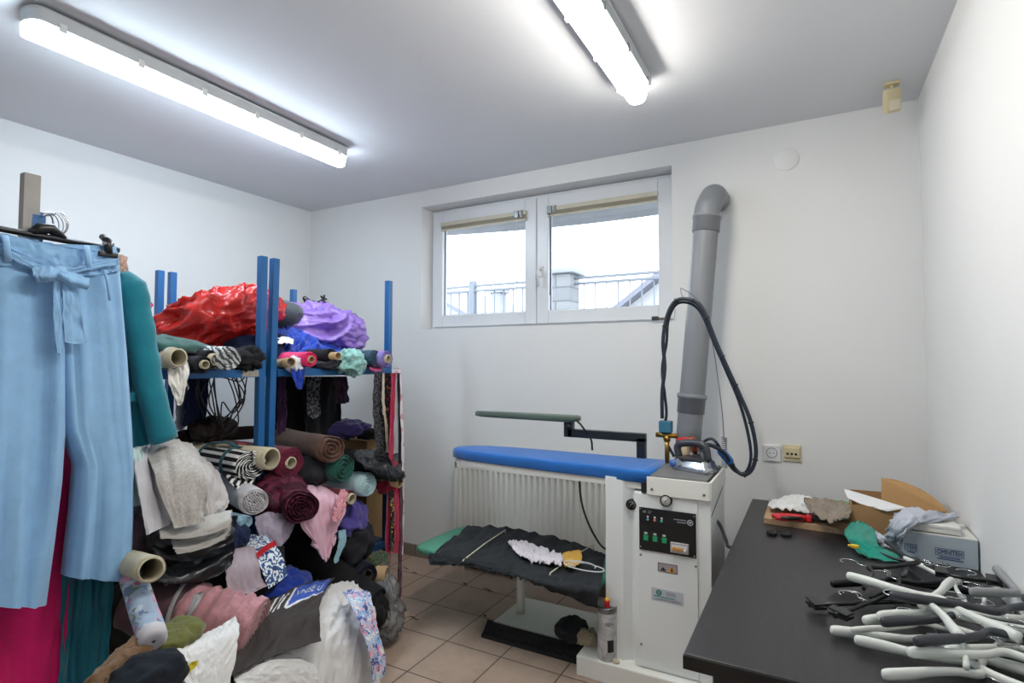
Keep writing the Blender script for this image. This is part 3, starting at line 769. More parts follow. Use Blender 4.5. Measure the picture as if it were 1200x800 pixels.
# spring and wire that carry the hose
sp = at(849, 545, Y=2.655); m = MB()
m.tube([V((sp.x, 2.655, .87)) + V((math.cos(i * .9) * .012, math.sin(i * .9) * .012, i * .00125)) for i in range(110)], .0022, 5)
build('hose_spring', m, MT['steel'], mach)
top = at(799, 338, Y=2.60)
wr = [V((sp.x, 2.655, .99)), at(846, 480, Y=2.65), at(838, 420, Y=2.64), at(832, 384, Y=2.63), at(829, 366, Y=2.62), at(815, 348, Y=2.61), at(803, 340, Y=2.60), top]
build('hose_rod', MB().tube([crv(wr, i / 40) for i in range(41)], .0022, 6).tube([top, top + V((-.006, 0, .004)), top + V((-.004, 0, -.02)), top + V((.006, 0, -.045))], .0018, 6), MT['steel'], mach)

# steam iron, resting on the machine
ip = at(813, 549, Y=2.47); ip.z = .878
iron = thing('steam_iron', 'silver steam iron with charcoal handle resting on the ironing machine', 'iron', ip)
d = V((.94, -.33, 0)).normalized(); s_ = V((-d.y, d.x, 0)); out = []
for a, b in ((-.085, .05), (-.07, .052), (.0, .05), (.06, .038), (.10, .015), (.108, 0), (.10, -.015), (.06, -.038), (.0, -.05), (-.07, -.052), (-.085, -.05)): out.append((a, b))
m = MB(); rows = [[ip + d * -a * k + s_ * b * k + V((0, 0, z)) for a, b in out] for z, k in ((0, .97), (.004, 1), (.02, 1), (.024, .93), (.045, .86), (.052, .75))]
n = len(out); m.add([p for r_ in rows for p in r_], [[i * n + j, i * n + (j + 1) % n, (i + 1) * n + (j + 1) % n, (i + 1) * n + j] for i in range(5) for j in range(n)] + [list(range(n))[::-1], [5 * n + j for j in range(n)]])
build('metal_body', m, plain('cast aluminium', '#b9bec4', .25, .85, var=.06), iron)
build('handle', MB().tube([crv([ip - d * .07 + V((0, 0, .05)), ip - d * .075 + V((0, 0, .10)), ip - d * .02 + V((0, 0, .118)), ip + d * .05 + V((0, 0, .112)), ip + d * .065 + V((0, 0, .05))], i / 18) for i in range(19)], .016, 14), MT['grey_pl'], iron)
build('heat_guard', MB().box(ip + V((-.06, -.05, .05)), ip + V((.06, .045, .058)), .003, Matrix.Rotation(R(-19), 3, 'Z')), MT['grey_pl'], iron)
build('thermostat_dial', MB().lathe([(0, .017), (.006, .016), (.007, .001)], ip - d * .07 - s_ * .05 + V((0, 0, .03)), -s_, 16), plain('blue dial', '#4d74b8', .4), iron)
# hose pair of the iron
def px(lst, Y): return [at(q[0], q[1], Y=(q[2] if len(q) > 2 else Y)) for q in lst]
HB = NT('braided hose'); c = HB.co('UV'); ck = HB.n('TexWave', bands_direction='X', _Scale=30, _Distortion=2); HB.l(c, ck.inputs['Vector']); HB.l(HB.ramp(ck.outputs[1], [(.75, '#131a26'), (.95, '#2f3c52')]), HB.b.inputs['Base Color']); HB.set(Roughness=.45)
hs = thing('steam_hose', 'black steam hose pair arched over a wire hook above the machine', 'hose', at(830, 545, Y=2.55))
A1 = px([(826, 545, 2.47), (822, 526, 2.47), (831, 521, 2.48), (848, 530, 2.5), (858, 545), (870, 556), (881, 550), (886, 528), (880, 495), (868, 465), (852, 430), (839, 400), (828, 372), (818, 356), (803, 350), (790, 354), (781, 372), (777, 400), (779, 430), (776, 460), (776, 490)], 2.58)
A2 = px([(822, 538, 2.49), (824, 519, 2.5), (834, 514, 2.5), (842, 522, 2.5), (850, 538), (862, 552), (874, 553), (880, 535), (876, 505), (866, 470), (850, 432), (836, 400), (825, 373), (815, 359), (802, 354), (791, 358), (783, 376), (781, 402), (776, 432), (779, 462), (781, 485), (778, 510), (790, 535)], 2.6)
for nm, A in (('steam_line', A1), ('power_line', A2)):
    build(nm, MB().tube([crv(A, i / 160) for i in range(161)], .0085 if nm == 'steam_line' else .0065, 10), HB.m, hs)
g1 = px([(842, 527), (850, 534), (857, 543)], 2.56)
build('blue_sleeve', MB().tube([crv([g1[0], g1[1], g1[2]], i / 8) for i in range(9)], [.011, .015, .017, .018, .018, .018, .018, .017, .013], 12), plain('blue rubber', '#2467b8', .5), hs)
for f in (.2, .26, .33, .4, .47, .52, .6, .67, .74, .82):
    p = crv(A1, f); q = (crv(A1, f + .004) - p).normalized(); build('cable_tie', MB().tube([p - q * .003, p + q * .003], .0125, 10), MT['black_pl'], hs)
build('hose_cuff', MB().tube([A1[0] + V((0, 0, -.02)), A1[0], A1[1]], .0115, 10), MT['grey_pl'], hs)
# side cable to the table
build('mains_lead', MB().tube([crv(px([(834, 607, 2.5), (842, 612, 2.45), (848, 625, 2.4), (853, 640, 2.38), (858, 655, 2.36)], 2.5) + [V((-.335, 2.4, .1)), V((-.335, 2.42, .02))], i / 20) for i in range(21)], .007, 8), MT['grey_pl'], mach)
build('side_panel_edge', MB().prism([(MX1 + .001, 2.302, .74), (MX1 + .001, 2.66, .80), (MX1 + .001, 2.66, .794), (MX1 + .001, 2.302, .734)], (.001, 0, 0)), MT['grey_pl'], mach)

# exhaust pipe
pb, pt = V((-.555, 2.86, .02)), V((-.462, 2.915, 2.08))
pb = pt + (V((-.552, 2.86, .98)) - pt) * 1.06
pp = thing('exhaust_pipe', 'grey plastic exhaust pipe rising to an elbow into the back wall', 'pipe', pb)
ax = (pt - pb).normalized(); r_ = .061
build('pipe_shaft', MB().tube([pb + ax * (pb - pt).length * i / 12 for i in range(13)], r_, 32), MT['grey_pvc'], pp)
build('collar', MB().lathe([(-.01, r_), (-.008, r_ + .006), (.06, r_ + .006), (.062, r_ + .010), (.075, r_ + .010), (.077, r_ + .004), (.08, r_)], pt - ax * .065, ax, 32), MT['grey_pvc'], pp)
el = [pt + ax * -.005, pt + ax * .045, pt + ax * .085 + V((.004, .025, 0)), V((pt.x + .022, 2.985, pt.z + .125)), V((pt.x + .026, 3.03, pt.z + .128)), V((pt.x + .027, YB - .001, pt.z + .128))]
build('elbow', MB().tube([crv(el, i / 22) for i in range(23)], r_ + .003, 32), MT['grey_pvc'], pp)
build('socket_joint', MB().lathe([(-.085, r_), (-.083, r_ + .005), (-.012, r_ + .006), (-.01, r_ + .011), (.012, r_ + .011), (.014, r_)], pb + ax * .26, ax, 32), MT['grey_pvc'], pp)
build('lower_duct', MB().tube([pb + ax * .002, V((pb.x - .01, pb.y - .02, .45)), V((pb.x - .01, pb.y - .03, .0))], r_ * .98, 24), MT['grey_pvc'], pp)

# things on the machine's lower tray
BK = fabric('black cotton', '#26282c', rough=.9)
zt = .384
def zp(rows, z=.386): return [[at(q[0], q[1], Z=(q[2] if len(q) > 2 else z)) for q in row] for row in rows]
cloth('cover_cloth', 'crumpled black cloth tied over the green lower tray', patch(zp([[(549, 617), (600, 620), (655, 632), (710, 651)], [(530, 632), (585, 637), (645, 650), (707, 663)], [(508, 650), (570, 655), (640, 672), (705, 682)], [(503, 651, .40), (563, 662, .40), (630, 683, .40), (702, 693, .40)], [(505, 662, .365), (545, 664, .385), (615, 678, .396), (700, 712, .33)]], .396), 50, 70, .020, 4, 9, 3, .003, ragged=.006), BK, 'cloth')
m = patch(zp([[(596, 637), (612, 636), (640, 645), (660, 655)], [(604, 648), (620, 647), (643, 654), (660, 660)], [(620, 660), (632, 660), (648, 662), (656, 665)]], .418), 30, 50, .022, 4, 8, 6, .003, ragged=.016)
cloth('white_rag', 'white creased cloth lying on the black cloth of the lower tray', m, fabric('white cotton', '#cfc9cf'), 'cloth')
m = patch(zp([[(658, 650), (668, 646), (680, 645)], [(660, 658), (670, 655), (682, 653)], [(662, 664), (670, 664), (679, 661)]], .424), 16, 20, .008, 3, 5, 8, .003)
cloth('yellow_rag', 'small yellow cloth lying beside the white cloth on the tray', m, fabric('yellow cotton', '#e0a23a'), 'cloth')
lo = []
for i in range(150):
    a = i * .42; rr = .055 + .02 * math.sin(a * .31); lo.append(at(680, 664, Z=.425) + V((math.cos(a) * rr * 1.25 + .02 * math.sin(a * .21), math.sin(a) * rr * .6, .004 * math.sin(a * .7) + .006)))
tag(build('coiled_string', MB().tube([crv(lo[:26], i / 200) for i in range(201)], .0028, 6), MT['white_pl']), 'loosely coiled thin white cord in front of the yellow cloth', 'cord')
STR = fabric('cream string', '#cfc7b2')
for A, B, lab in (((592, 621), (543, 656), 'cream string tied across the left part of the black cloth'), ((695, 638), (645, 671), 'cream string tied across the right part of the black cloth')):
    a, b = at(*A, Z=.412), at(*B, Z=.408)
    tag(build('string', MB().tube([a + V((0, .01, -.045)), a, (a + b) / 2 + V((0, 0, .006)), b, b + V((0, -.008, -.012)), b + V((0, .003, -.05))], .0028, 6), STR), lab, 'string', 'strings around the lower tray')
# rags and can on the plinth
m = blob(at(672, 738, Z=.10), (V((.075, .02, 0)), V((-.02, .06, 0)), V((0, 0, .045))), .016, 14, 5, zmin=.064)
cloth('black_rag', 'crumpled black rag on the base plate beside the can', m, BK, 'cloth')
m = blob(at(690, 748, Z=.10), (V((.042, .01, 0)), V((-.01, .04, 0)), V((0, 0, .036))), .014, 18, 8, zmin=.0865)
cloth('beige_rag', 'small crumpled beige rag tucked behind the silver can', m, fabric('beige rag', '#9c8d77'), 'cloth')
cp_ = at(711.5, 770, Z=.0855); cp_.z = .0855
can = thing('spray_can', 'silver metal can with red cap standing on the machine plinth', 'can', cp_)
rc = .041
kk = NT('scuffed can paper'); c = kk.co(); w_ = kk.n('TexNoise', _Scale=18, _Detail=5, _Distortion=2); kk.l(c, w_.inputs['Vector']); kk.l(kk.ramp(w_.outputs[0], [(.35, '#b0b3b9'), (.6, '#d3d5d9')]), kk.b.inputs['Base Color']); kk.set(Roughness=.4, Metallic=.1); kk.bump(w_.outputs[0], .5, .006)
build('can_body', MB().lathe([(0, .001), (0, rc * .94), (.004, rc), (.196, rc), (.20, rc * .98)], cp_, (0, 0, 1), 36), kk.m, can)
build('top_rim', MB().lathe([(.196, rc * .99), (.198, rc * 1.03), (.218, rc * 1.03), (.221, rc * .98), (.214, rc * .9), (.212, .001)], cp_, (0, 0, 1), 36), MT['steel'], can)
build('red_cap', MB().lathe([(.21, .011), (.238, .013), (.240, .012), (.240, .001)], cp_, (0, 0, 1), 18), MT['red_pl'], can)
build('yellow_nozzle', MB().lathe([(.239, .010), (.247, .009), (.250, .006), (.25, .001)], cp_, (0, 0, 1), 16), MT['yellow_pl'], can)
def oncan(a0, z0, k=1.015): return lambda x, y: cp_ + V((math.sin(a0 + x / rc) * rc * k, -math.cos(a0 + x / rc) * rc * k, z0 + y))
words('lettering', 'BEN', .02, None, None, None, MT['black_pl'], can, 'CENTER', warp=oncan(.62, .155))
m = MB(); f = oncan(.72, .0, 1.01); vs = [f(-.014 + .028 * i / 6, z) for z in (.04, .09) for i in range(7)]
m.add(vs, [[i, i + 1, i + 8, i + 7] for i in range(6)]); build('black_panel', m, MT['black_pl'], can)
m = blob(at(722, 775, Z=.09), (V((.012, 0, 0)), V((0, .012, 0)), V((0, 0, .010))), .004, 30, 3, (16, 12), zmin=.0855)
cloth('paper_scrap', 'tiny cream paper scrap beside the foot of the can', m, MT['cream_card'], 'scrap')
# litter on the floor
for i, (x, y, L, a, lab) in enumerate(((545, 684, .028, 0, 'black fluff scrap on the tiles left of the tray post'), (572, 691, .05, .3, 'black thread scrap on the tiles beneath the green tray'), (484, 724, .06, .5, 'curved black offcut on the tiles near the plastic bag'), (568, 721, .012, 0, 'tiny black scrap on the tiles before the pedal mat'), (476, 666, .035, .2, 'black offcut on the tiles by the skirting'), (486, 671, .03, .4, 'black thread on the tiles below the skirting offcut'))):
    p = at(x, y, Z=.006); m = MB()
    m.tube([p + V((L * (t_ - .5) * math.cos(a) * 1.6, L * (t_ - .5) * math.sin(a) + .25 * L * math.sin(t_ * 5), .002 * math.sin(t_ * 9))) for t_ in [j / 10 for j in range(11)]], [.001 + .004 * (1 if i in (0, 3) else .6) * math.sin(PI * min(1, max(0, j / 10))) for j in range(11)], 8, sy=.6)
    tag(build('fabric_scrap', m, BK), lab, 'scrap', 'scraps on the floor')
# ------------------------------------------------------------ dark table and what lies on it
TZ = .70
k = NT('black brown wood top'); c = k.co('Object', (14, 2.2, 2))
nz = k.n('TexNoise', _Scale=5, _Detail=8, _Roughness=.7, _Distortion=.8); k.l(c, nz.inputs['Vector'])
k.l(k.ramp(nz.outputs[0], [(.3, '#1c1b1d'), (.7, '#2f2d2f')]), k.b.inputs['Base Color']); k.set(Roughness=.38, Specular_IOR_Level=.5); k.bump(nz.outputs[0], .15, .003)
tx0, tx1, ty0, ty1 = -.262, XR - .003, 1.272, 2.86
t = thing('work_table', 'long black-brown wooden table pushed against the right wall', 'table', V((.08, 2.06, 0)))
build('table_top', MB().box((tx0, ty0, TZ - .034), (tx1, ty1, TZ), .003), k.m, t)
build('edge_strip', MB().box((tx0 - .001, ty0 - .002, TZ - .033), (tx1, ty0 + .001, TZ - .003), .001), plain('black edge', '#0c0c0d', .4), t)
build('end_panel', MB().box((tx0 + .055, ty0 + .045, 0), (tx1 - .03, ty0 + .07, TZ - .034), .003), plain('black panel', '#131314', .5), t)
build('end_panel', MB().box((tx0 + .055, ty1 - .07, 0), (tx1 - .03, ty1 - .045, TZ - .034), .003), plain('black panel', '#131314', .5), t)
build('back_panel', MB().box((tx1 - .06, ty0 + .07, .25), (tx1 - .045, ty1 - .07, TZ - .034), .003), plain('black panel', '#131314', .5), t)

PB = NT('chipboard'); c = PB.co(); vo = PB.n('TexVoronoi', _Scale=190); PB.l(c, vo.inputs['Vector']); n_ = PB.n('TexNoise', _Scale=60, _Detail=5); PB.l(c, n_.inputs['Vector'])
PB.l(PB.mix(.5, PB.ramp(vo.outputs[0], [(0, '#b4906c'), (.6, '#9b7a5a')]), PB.ramp(n_.outputs[0], [(.3, '#a98866'), (.7, '#cbb093')])), PB.b.inputs['Base Color']); PB.set(Roughness=.8)
q = [at(902, 586, Z=.72), at(895, 607, Z=.72), at(1001, 622, Z=.72)]; q.append(q[0] + q[2] - q[1])
tag(build('chipboard_panel', MB().prism([V((p.x, p.y, TZ + .0005)) for p in q], (0, 0, .021)), PB.m), 'pale chipboard offcut under the tools at the far end of the table', 'board')
bt = .7225
m = patch(zp([[(907, 586), (930, 581), (955, 584), (968, 590)], [(900, 592), (928, 592), (950, 596), (966, 601)], [(905, 596), (925, 598), (940, 600), (958, 602)]], bt + .02), 24, 40, .014, 3, 7, 5, .003)
cloth('white_cloth', 'crumpled white cloth on the chipboard behind the red pliers', m, fabric('white cloth', '#e2dfdc'), 'cloth')
m = patch(zp([[(942, 586), (962, 586), (985, 590), (1000, 596)], [(944, 592), (962, 597), (980, 603), (998, 602)], [(955, 603), (966, 608), (976, 612), (990, 609)]], bt + .045), 24, 40, .018, 3, 5, 11, .003)
cloth('brown_cloth', 'folded taupe cloth lying between the white cloth and the cardboard box', m, fabric('taupe cloth', '#7d7064'), 'cloth')
a, b = at(906, 605, Z=bt + .014), at(948, 607, Z=bt + .014); d = (b - a).normalized(); s2 = V((-d.y, d.x, 0))
t = thing('pliers', 'red and black handled pliers lying on the chipboard', 'pliers', V((a.x, a.y, bt)))
build('grip', MB().tube([a + s2 * .012, a + d * .04 + s2 * .018, a + d * .09 + s2 * .012, a + d * .135], [.009, .0115, .0115, .009], 12), MT['red_pl'], t)
build('grip', MB().tube([a + s2 * -.012 + d * .004, a + d * .03 - s2 * .02, a + d * .09 - s2 * .013, a + d * .135], [.008, .0115, .011, .009], 12), MT['red_pl'], t)
build('grip_inlay', MB().tube([a + d * .02 - s2 * .026 + V((0, 0, .003)), a + d * .06 - s2 * .025 + V((0, 0, .003)), a + d * .10 - s2 * .021 + V((0, 0, .003))], [.006, .009, .006], 10), MT['black_pl'], t)
build('grip_guard', MB().box(a + d * .13 - V((.008, .02, .01)), a + d * .13 + V((.012, .02, .012)), .004), MT['red_pl'], t)
build('jaws', MB().tube([a + d * .14, a + d * .2, a + d * .26 + s2 * .01], [.011, .012, .004], 10), MT['grey_pl'], t)
p = at(982, 589, Z=bt + .03)
t = thing('tape_roll', 'bright green tape roll lying behind the taupe cloth', 'tape', V((p.x, p.y, bt)))
build('tape_wind', MB().lathe([(0, .03), (0, .046), (.03, .046), (.03, .03), (0, .03)], V((p.x, p.y, bt + .001)), (0, 0, 1), 32), plain('green tape', '#3fae3b', .35), t)
build('tape_core', MB().lathe([(.001, .027), (.001, .031), (.029, .031), (.029, .027), (.001, .027)], V((p.x, p.y, bt + .001)), (0, 0, 1), 32), MT['kraft'], t)
for i, (x, y, lab) in enumerate(((904.5, 624.5, 'left one of two small black discs before the chipboard'), (921, 626, 'right one of two small black discs before the chipboard'))):
    p = at(x, y, Z=TZ + .006); p.z = TZ
    t = thing('glide_disc', lab, 'disc', p, 'small black discs on the table')
    build('disc_body', MB().lathe([(0, .001), (0, .018), (.010, .0185), (.013, .017), (.013, .008), (.010, .007), (.010, .001)], p, (0, 0, 1), 24), MT['black_rub'], t)
    if i: build('stem', MB().tube([p + V((-.012, .008, .008)), p + V((-.03, .02, .012)), p + V((-.034, .03, .016))], .004), MT['black_rub'], t)

# cardboard box, open
BX = [at(997, 591, Z=.80), at(1062, 599, Z=.80), at(1128, 606, Z=.80), at(1103, 581, Z=.80), at(995, 573, Z=.80)]
A_ = BX[0]; B_ = V((.418, 2.50, .8)); C_ = V((.418, 2.82, .8)); D_ = BX[4]
t = thing('cardboard_box', 'open brown cardboard box behind the grey garment on the table', 'box', V((.27, 2.65, TZ)))
z0 = TZ + .001


def wallp(a, b, th, z1, z0_=z0):
    d = (b - a); nrm = V((-d.y, d.x, 0)).normalized() * th
    return MB().prism([V((a.x, a.y, z0_)), V((b.x, b.y, z0_)), V((b.x, b.y, z1)), V((a.x, a.y, z1))], nrm)


build('box_wall', wallp(A_, B_, .004, .80), MT['box_card'], t); build('box_wall', wallp(B_, C_, .004, .80), MT['box_card'], t)
build('box_wall', wallp(C_, D_, .004, .80), MT['box_card'], t); build('box_wall', wallp(D_, A_, .004, .80), MT['box_card'], t)
build('bottom', MB().prism([V((p.x, p.y, z0)) for p in (A_, B_, C_, D_)], (0, 0, .003)), MT['card_dark'], t)
fa = A_.lerp(B_, .33) + V((0, .12, 0)); 
f0 = at(1033, 597, Y=2.60); f1 = at(1033, 560, Y=2.63); f2 = at(1062, 566, Y=2.62); f3 = at(1092, 581, Y=2.60); f4 = at(1110, 599, Y=2.56); f0.z = max(f0.z, .76)
build('loose_flap', MB().prism([f0, f1, at(1048, 562, Y=2.625), f2, at(1078, 573, Y=2.61), f3, at(1102, 590, Y=2.58), f4, V((f4.x, f4.y, .76))], V((0, .004, .001))), plain('tan flap', '#b89060', .85, var=.06, scale=10, bump=.1), t)
pw = [at(989, 573, Y=2.60), at(1000, 576, Y=2.59), at(1030, 585, Y=2.56), at(1062, 595, Y=2.50), at(1040, 599, Y=2.485), at(1032, 597, Y=2.485), at(1008, 590, Y=2.52), at(993, 583, Y=2.56)]
tag(build('paper_sheet', MB().prism(pw, V((.0005, .001, .0015))), MT['white_pl']), 'white paper sheet leaning across the open cardboard box', 'paper')
# printed box
o0 = at(1061, 655, Z=TZ); fz = .79
OA, OB = V((o0.x - .004, 2.228, TZ + .001)), V((XR - .006, 2.212, TZ + .001)); OD = V((0, .19, 0))
t = thing('printed_box', 'pale grey flat box with blue printed lettering against the right wall', 'box', V((.34, 2.3, TZ)))
up = V((0, 0, fz - TZ)); GB = plain('pale grey card', '#a9b6bf', .6, var=.05, scale=5)
build('box_body', MB().prism([OA, OB, OB + OD, OA + OD], up * .99), GB, t)
build('box_lid', MB().prism([OA + up * .99, OB + up * .99, OB + OD + up * .99, OA + OD + up * .99], V((0, 0, .003))), plain('white card lid', '#d9d9d5', .6), t)
xd = (OB - OA).normalized(); yd = V((0, 0, 1)); fo = OA - V((0, .0008, 0)); INK = plain('navy print', '#1d3a78', .6)
def omni(name, u, v, size, txt, fit): return words(name, txt, size, fo + xd * u + yd * v, xd, yd, INK, t, fit=fit)
omni('lettering', .119, .040, .021, 'OMNITEH', .062); omni('lettering', .119, .0397, .0212, 'OMNITEH', .0624); omni('lettering', .0185, .0395, .021, 'ITEH', .028)
def frame(u0, u1, v0, v1, w_=.0013):
    m = MB()
    for a_, b_ in (((u0, v0), (u1, v0 + w_)), ((u0, v1 - w_), (u1, v1)), ((u0, v0), (u0 + w_, v1)), ((u1 - w_, v0), (u1, v1))):
        p0, p1, p2, p3 = [fo + xd * q[0] + yd * q[1] for q in ((a_[0], a_[1]), (b_[0], a_[1]), (b_[0], b_[1]), (a_[0], b_[1]))]
        m.prism([p0, p1, p2, p3], V((0, .0006, 0)))
    return m
build('print_border', frame(.083, .155, .0285, .0515), INK, t); build('print_border', frame(.002, .036, .028, .051), INK, t)
for u0, u1, v in ((.093, .145, .0225), (.088, .153, .0165), (.01, .03, .0225)):
    m = MB().prism([fo + xd * u0 + yd * v, fo + xd * u1 + yd * v, fo + xd * u1 + yd * (v + .003), fo + xd * u0 + yd * (v + .003)], V((0, .0006, 0)))
    build('print_line', m, INK, t)
tr_ = thing('white_tray', 'thin white rectangular lid lying on the printed grey box', 'lid', V((.33, 2.28, fz)))
q0, q1, q2 = at(1066, 618, Z=.806), at(1134, 632, Z=.806), at(1135, 609, Z=.806); q0 = V((.265, 2.24, .797)); q1 = V((.40, 2.225, .797)); q2 = V((.405, 2.37, .797)); q3 = V((.268, 2.385, .797))
build('lid_shell', MB().prism([q0, q1, q2, q3], V((0, 0, .022))), plain('white lid', '#d6d6d2', .5), tr_)
cc_ = (q0 + q2) / 2; build('lid_rim', MB().prism([cc_ + (q - cc_) * 1.015 + V((0, 0, .016)) for q in (q0, q1, q2, q3)], V((0, 0, .007))), plain('white lid', '#e0e0dc', .5), tr_)
# garments
GG = fabric('light grey jersey', '#a8adb8')
m = patch(zp([[(1050, 601, .83), (1070, 596, .84), (1095, 601, .84), (1122, 602, .835)], [(1044, 612, .80), (1062, 606, .835), (1092, 607, .832), (1121, 607, .828)], [(1040, 625, .75), (1056, 620, .80), (1066, 616, .815), (1075, 613, .822)], [(1038, 634, .715), (1050, 634, .73), (1056, 632, .76), (1060, 628, .79)]], .8), 30, 40, .014, 3, 5, 21, .004)
cloth('grey_garment', 'light grey jersey garment draped over the printed box', m, GG, 'garment')
m = patch(zp([[(1022, 618, .73), (1030, 624, .74), (1045, 630, .735)], [(1018, 628, .715), (1032, 634, .72), (1052, 638, .715)], [(1030, 637, .705), (1042, 642, .705), (1056, 642, .705)]], .72), 18, 24, .010, 3, 4, 23, .003)
cloth('grey_rag', 'pale grey scrap of jersey lying beside the green cloth', m, GG, 'cloth')
GN = fabric('emerald cloth', '#17806f')
m = patch(zp([[(997, 613, .745), (1010, 612, .75), (1024, 622, .735)], [(990, 624, .735), (1004, 630, .74), (1030, 640, .725)], [(997, 636, .72), (1014, 644, .72), (1050, 648, .712)], [(1006, 648, .708), (1022, 654, .706), (1056, 660, .706)]], .72), 30, 30, .009, 3, 4, 31, .003)
cloth('green_cloth', 'emerald green cloth spread between the boxes and the hangers', m, GN, 'cloth')
p = at(1002, 640, Z=.735); tag(build('yellow_clip', MB().box(p - V((.012, .007, .006)), p + V((.012, .007, .006)), .004).tube([p - V((.02, 0, 0)), p + V((.004, 0, .002))], .004), MT['yellow_pl']), 'small yellow plastic clip on the edge of the green cloth', 'clip')


# hangers -------------------------------------------------------------
def hanger(tip, nxt, z, mat, lab, style='wide', side=1, rise=0., L=.205, roll_=0.):
    T = at(*tip, Z=z); N = at(*nxt, Z=z); d = (N - T); d.z = 0; d.normalize(); d = (d + V((0, 0, rise))).normalized()
    s = V((-d.y, d.x, 0)).normalized() * side; nrm = d.cross(s).normalized() * side
    if roll_: rm = Matrix.Rotation(roll_, 3, d); s = rm @ s; nrm = rm @ nrm
    def W(a, b, h=0): return T + d * a + s * b + nrm * h
    t = thing('clothes_hanger', lab, 'hanger', V((T.x, T.y, TZ)), 'loose clothes hangers on the dark table')
    if style in ('wide', 'slim'):
        k = 1 if style == 'wide' else .6
        pts = [(0, 0), (.012, .004), (.05, .015), (.1, .026), (.15, .043), (L, .066)]
        rad = [.007 * k, .0095 * k, .0095 * k, .0078 * k, .0066 * k, .007]
        far = [(2 * L - a, b) for a, b in pts][::-1][1:]; fr = rad[::-1][1:]
        far = [q for q in far if q[0] < 2 * L - .01]; fr = fr[:len(far)]
        C = [W(*q) for q in pts + far]; C2 = [crv(C, i / 40) for i in range(41)]; rr = rad + fr
        r2 = [rr[min(int(i / 40 * (len(rr) - 1)), len(rr) - 2)] * (1 - (i / 40 * (len(rr) - 1)) % 1) + rr[min(int(i / 40 * (len(rr) - 1)) + 1, len(rr) - 1)] * ((i / 40 * (len(rr) - 1)) % 1) for i in range(41)]
        r2[0] *= .55
        C2 = [p if p.x < XR - .012 else V((XR - .012, p.y, p.z)) for p in C2]
        build('hanger_arms', MB().tube(C2, r2, 14, True, 1.25), mat, t)
        nk = W(L, .066)
    else:
        C = [W(0, 0), W(2 * L * .9, 0)]; C = [p if p.x < XR - .012 else C[0].lerp(p, max(0, (XR - .012 - C[0].x) / (p.x - C[0].x))) for p in C]
        build('hanger_bar', MB().tube([C[0], C[0].lerp(C[1], .5), C[1]], .0055, 10), mat, t)
        for f in (.0, .82):
            c0 = C[0].lerp(C[1], f + .04)
            cl = build('clip', MB().prism([c0 - d * .016 - s * .03, c0 + d * .016 - s * .03, c0 + d * .012 + s * .016, c0 - d * .012 + s * .016], nrm * .006).prism([c0 - d * .016 - s * .03 + nrm * .010, c0 + d * .016 - s * .03 + nrm * .010, c0 + d * .012 + s * .016 + nrm * .013, c0 - d * .012 + s * .016 + nrm * .013], nrm * .004), mat, t)
            ORG[cl] = ORG[t]
            build('clip_spring', MB().tube([c0 - d * .011 + nrm * .009, c0 + d * .011 + nrm * .009], .006, 10), MT['chrome'], cl)
        nk = C[0].lerp(C[1], .5)
    if nk.x < XR - .07:
        hk = [nk + s * .0 , nk + s * .03] + [nk + s * (.055 + .0) + (d * math.sin(a) - s * math.cos(a)) * .022 for a in [.2 + 4.2 * i / 14 for i in range(15)]]
        hk = [V((min(p.x, XR - .006), p.y, max(p.z, TZ + .003))) for p in hk]
        build('hook', MB().tube(hk, .0019, 6), MT['chrome'], t)
    return t


